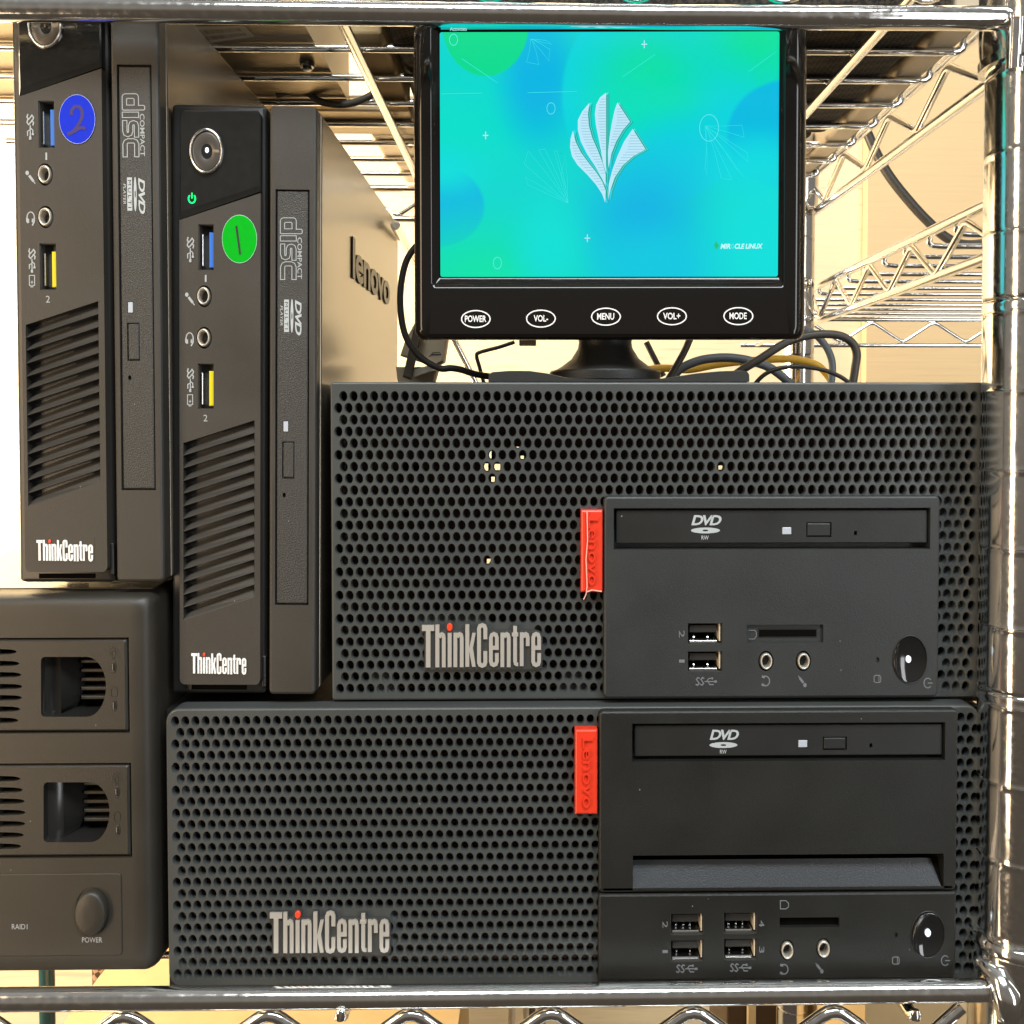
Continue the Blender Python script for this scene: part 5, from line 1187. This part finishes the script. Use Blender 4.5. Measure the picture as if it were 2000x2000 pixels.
for cx, cy, rx, ry in ((889, 75, 8, 11), (1080, 211, 8, 11), (975, 513, 8, 11.5), (1388, 251, 18.5, 26)):
    ribbon(G, 'picture_ring', 'e_line', scr, arc(cx, cy, rx, ry, 0, 346, 26), 1.0, YSC, 0.00014, True)
for cx, cy in ((952, 263), (1262, 87), (1151, 465)):
    ribbon(G, 'picture_cross', 'e_pale', scr, [(cx-5.5, cy), (cx+5.5, cy)], 1.6, YSC, 0.00014); ribbon(G, 'picture_cross', 'e_pale', scr, [(cx, cy-7.5), (cx, cy+7.5)], 1.5, YSC, 0.00016)
for a_, b_ in (((1220, 150), (1283, 107)), ((1465, 142), (1518, 103)), ((864, 181), (945, 180)), ((1034, 180), (1130, 178)), ((905, 112), (975, 160))):
    ribbon(G, 'picture_line', 'e_faint', scr, [a_, b_], 0.9, YSC, 0.00013)
def fan(ox, oy, tips):
    for i, ((ax, ay), (bx, by)) in enumerate(tips):
        ribbon(G, 'picture_line', 'e_faint', scr, [(ox, oy), ((ox+ax)/2+2, (oy+ay)/2+1), (ax, ay), (bx, by), ((ox+bx)/2+3, (oy+by)/2), (ox+2, oy)], 0.6, YSC, 0.00011+0.000005*i)
fan(1112, 396, [((1034, 360), (1030, 345)), ((1028, 320), (1035, 294)), ((1056, 292), (1068, 290)), ((1086, 294), (1092, 294)), ((1108, 302), (1100, 340))])
fan(1380, 247, [((1452, 246), (1456, 270)), ((1462, 300), (1464, 318)), ((1456, 348), (1440, 330)), ((1432, 352), (1412, 350)), ((1384, 344), (1380, 330))])
fan(1040, 75, [((1032, 120), (1056, 125)), ((1076, 118), (1078, 96)), ((1082, 86), (1070, 78))])
text(G, 'picture_lettering', 'MIR', 'e_white', scr, (1410, 477, 1429.5, 487), YSC, shear=0.2, bold=0.03, t=0.0002); text(G, 'picture_lettering', 'o', 'e_line', scr, (1431, 477, 1436, 487), YSC, t=0.0002)
text(G, 'picture_lettering', 'CLE LINUX', 'e_white', scr, (1437.5, 477, 1492, 487), YSC, shear=0.2, bold=0.03, t=0.0002)
q = [G.at(x, y, YSC) for x, y in ((1402, 473), (1405, 477), (1407.5, 481), (1402, 488), (1397.5, 481), (1399, 476))]; MB().poly([(p.x, YSC-0.0002, p.z) for p in q]).build('picture_mark', 'e_green', scr, smooth=False)
# button legends
for wd_, cx, cy in (('POWER', 933, 622.5), ('VOL-', 1060.5, 622), ('MENU', 1187.5, 618.5), ('VOL+', 1316, 618), ('MODE', 1445, 618)):
    ribbon(G, 'button_outline', 'print_white', mo, arc(cx, cy, 28, 16.5, 0, 352, 44), 2.3, YM, 0.0001, True)
    w_ = 4.3*len(wd_) if wd_ != 'VOL-' else 15
    text(G, 'button_lettering', wd_, 'print_white', mo, (cx-w_+(1 if wd_ == 'VOL-' else 0), cy-7, cx+w_-1, cy+6), YM, bold=0.02)
# stand
c = G.at(1188, 700, YM+0.012); zt, zb = G.at(1188, 655, YM+0.012).z, bM.z
lz = lambda py: G.at(1188, py, YM+0.02).z
yc = YM+0.024
MB().lathe_z(c.x, yc, [(0.0100, lz(630)), (0.0092, lz(668)), (0.0096, lz(680)), (0.0118, lz(700)), (0.0155, lz(716)), (0.0182, lz(724))], 0.98, 36).build('neck', 'mon_mat', mo, angle=40)
MB().lathe_z(c.x, yc, [(0.0190, lz(724)), (0.0194, lz(727)), (0.0192, lz(742)), (0.0180, bM.z+0.0004)], 0.98, 36).build('turntable', 'mon_mat', mo, angle=30)
base_o = [(958, 747), (959, 730), (966, 726), (1000, 723.5), (1040, 724), (1075, 729), (1110, 737), (1180, 741), (1290, 740), (1325, 735), (1365, 729), (1410, 725), (1450, 723.5), (1464, 726), (1467, 731), (1467, 747)]
q = [G.at(x, y, YM-0.004) for x, y in base_o]; mb = MB(); zq = bM.z+0.0002
L = [(p.x, max(p.z, zq)) for p in q]
mb.loft([(L, YM+0.055), (L, YM-0.003), ([(x, z-0.0002 if z > zq+0.001 else z) for x, z in L], YM-0.004)]); mb.build('base', 'mon_mat', mo, angle=40)
mb = MB(); mb.plate(*G.rect(850, 600, 1540, 640, YM+0.022)[:2], Z(0.03), Z(0.115), YM+0.0221, YM+0.030, 0.004, 0.004, 0.002); mb.build('back_cover', 'mon_mat', mo)
plate(G, 'rear_tab', 'plug_dark', mo, (1015, 662, 1048, 673), YM+0.020, YM+0.026, (0, 0), 0.0003)

# ================================================================== cables and plug behind the monitor
cable('cable', 'black monitor cable looping down left of the monitor', 'cable_black', pp([(830, 470), (812, 482), (793, 512), (783, 560), (783, 612), (794, 660), (822, 698), (858, 719), (880, 719), (900, 722), (930, 731), (975, 738)], 0.378), 0.00125)
cable('cable', 'thin black cable end hanging below the monitor left of its stand', 'cable_black', pp([(1005, 668), (975, 678), (938, 688), (931, 695), (936, 715), (945, 748)], 0.42), 0.0008)
cable('cable', 'thick dark grey cable arching behind the monitor at the right', 'cable_grey', pp([(1415, 748), (1447, 724), (1483, 702), (1525, 675), (1560, 660), (1600, 653), (1638, 655), (1663, 668), (1673, 690), (1670, 720), (1664, 760)], 0.40), 0.0017)
cable('cable', 'grey cable curving down behind the thick dark arch', 'cable_blue', pp([(1560, 640), (1590, 652), (1610, 672), (1622, 695), (1626, 720), (1622, 760)], 0.43), 0.0016)
cable('cable', 'blue grey cable arching low right of the monitor stand', 'cable_blue', pp([(1296, 762), (1325, 724), (1360, 706), (1400, 699), (1440, 700), (1480, 709), (1510, 722), (1545, 750)], 0.42), 0.0019)
cable('cable', 'yellow cable arching low behind the blue grey one', 'cable_yellow', pp([(1262, 722), (1300, 719), (1345, 722), (1400, 712), (1450, 706), (1520, 701), (1565, 704), (1600, 716), (1625, 745)], 0.47), 0.0018)
cable('cable', 'thin black cable arching over the top edge of the upper computer', 'cable_black', pp([(1465, 762), (1490, 734), (1520, 720), (1560, 716), (1605, 722), (1640, 735), (1670, 756)], 0.385), 0.00085)
cable('cable', 'dark straight cable slanting down right of the monitor stand', 'cable_grey', pp([(1352, 650), (1335, 690), (1306, 740), (1298, 755)], 0.395), 0.0014)
tag(MB().tube(pp([(1262, 668), (1278, 700), (1296, 735)], 0.50), 0.0015, 10).build('cable', 'cable_black', angle=60), 'short black cable slanting behind the stand, with a yellow cable below', 'cable')
tag(MB().tube([atX(772, 440, -0.062) + Vector((0, 0, 0)), G.at(820, 530, 0.60), G.at(905, 700, 0.62), G.at(935, 760, 0.62)], 0.0022, 10).build('brace_rod', 'chrome', angle=60), 'slanting metal rod behind the monitor cable at the left', 'rod')
pg = thing('video_plug', 'taupe video plug with metal connector standing left of the monitor', 'plug', G.at(825, 748, 0.395))
def slab(poly, Y, d, name, m, parent):
    q = [G.at(x, y, Y) for x, y in poly]; cx = sum(p.x for p in q)/len(q); cz = sum(p.z for p in q)/len(q)
    o = [(p.x, p.z) for p in q]; i = [(cx+(x-cx)*0.93, cz+(z-cz)*0.93) for x, z in o]
    return MB().loft([(i, Y+d), (o, Y+d*0.8), (o, Y+d*0.2), (i, Y)]).build(name, m, parent, smooth=False)
slab([(813, 622), (876, 640), (866, 706), (848, 715), (780, 694), (790, 664)], 0.395, 0.012, 'plug_body', 'plug', pg)
slab([(812, 622), (824, 640), (802, 742), (786, 736)], 0.389, 0.004, 'plug_side', 'plug_dark', pg)
slab([(806, 722), (845, 711), (848, 722), (808, 737)], 0.392, 0.008, 'metal_shell', 'ring_metal', pg)
slab([(772, 716), (856, 716), (846, 752), (776, 752)], 0.402, 0.010, 'socket_block', 'plug', pg)
ribbon(G, 'plug_marking', 'plug_dark', pg, [(838, 697), (846, 689), (860, 688)], 1.6, 0.395); ribbon(G, 'plug_marking', 'plug_dark', pg, [(842, 693), (862, 692)], 2.6, 0.395, 0.0002)

mo.rotation_euler = (0, 0, -0.022)
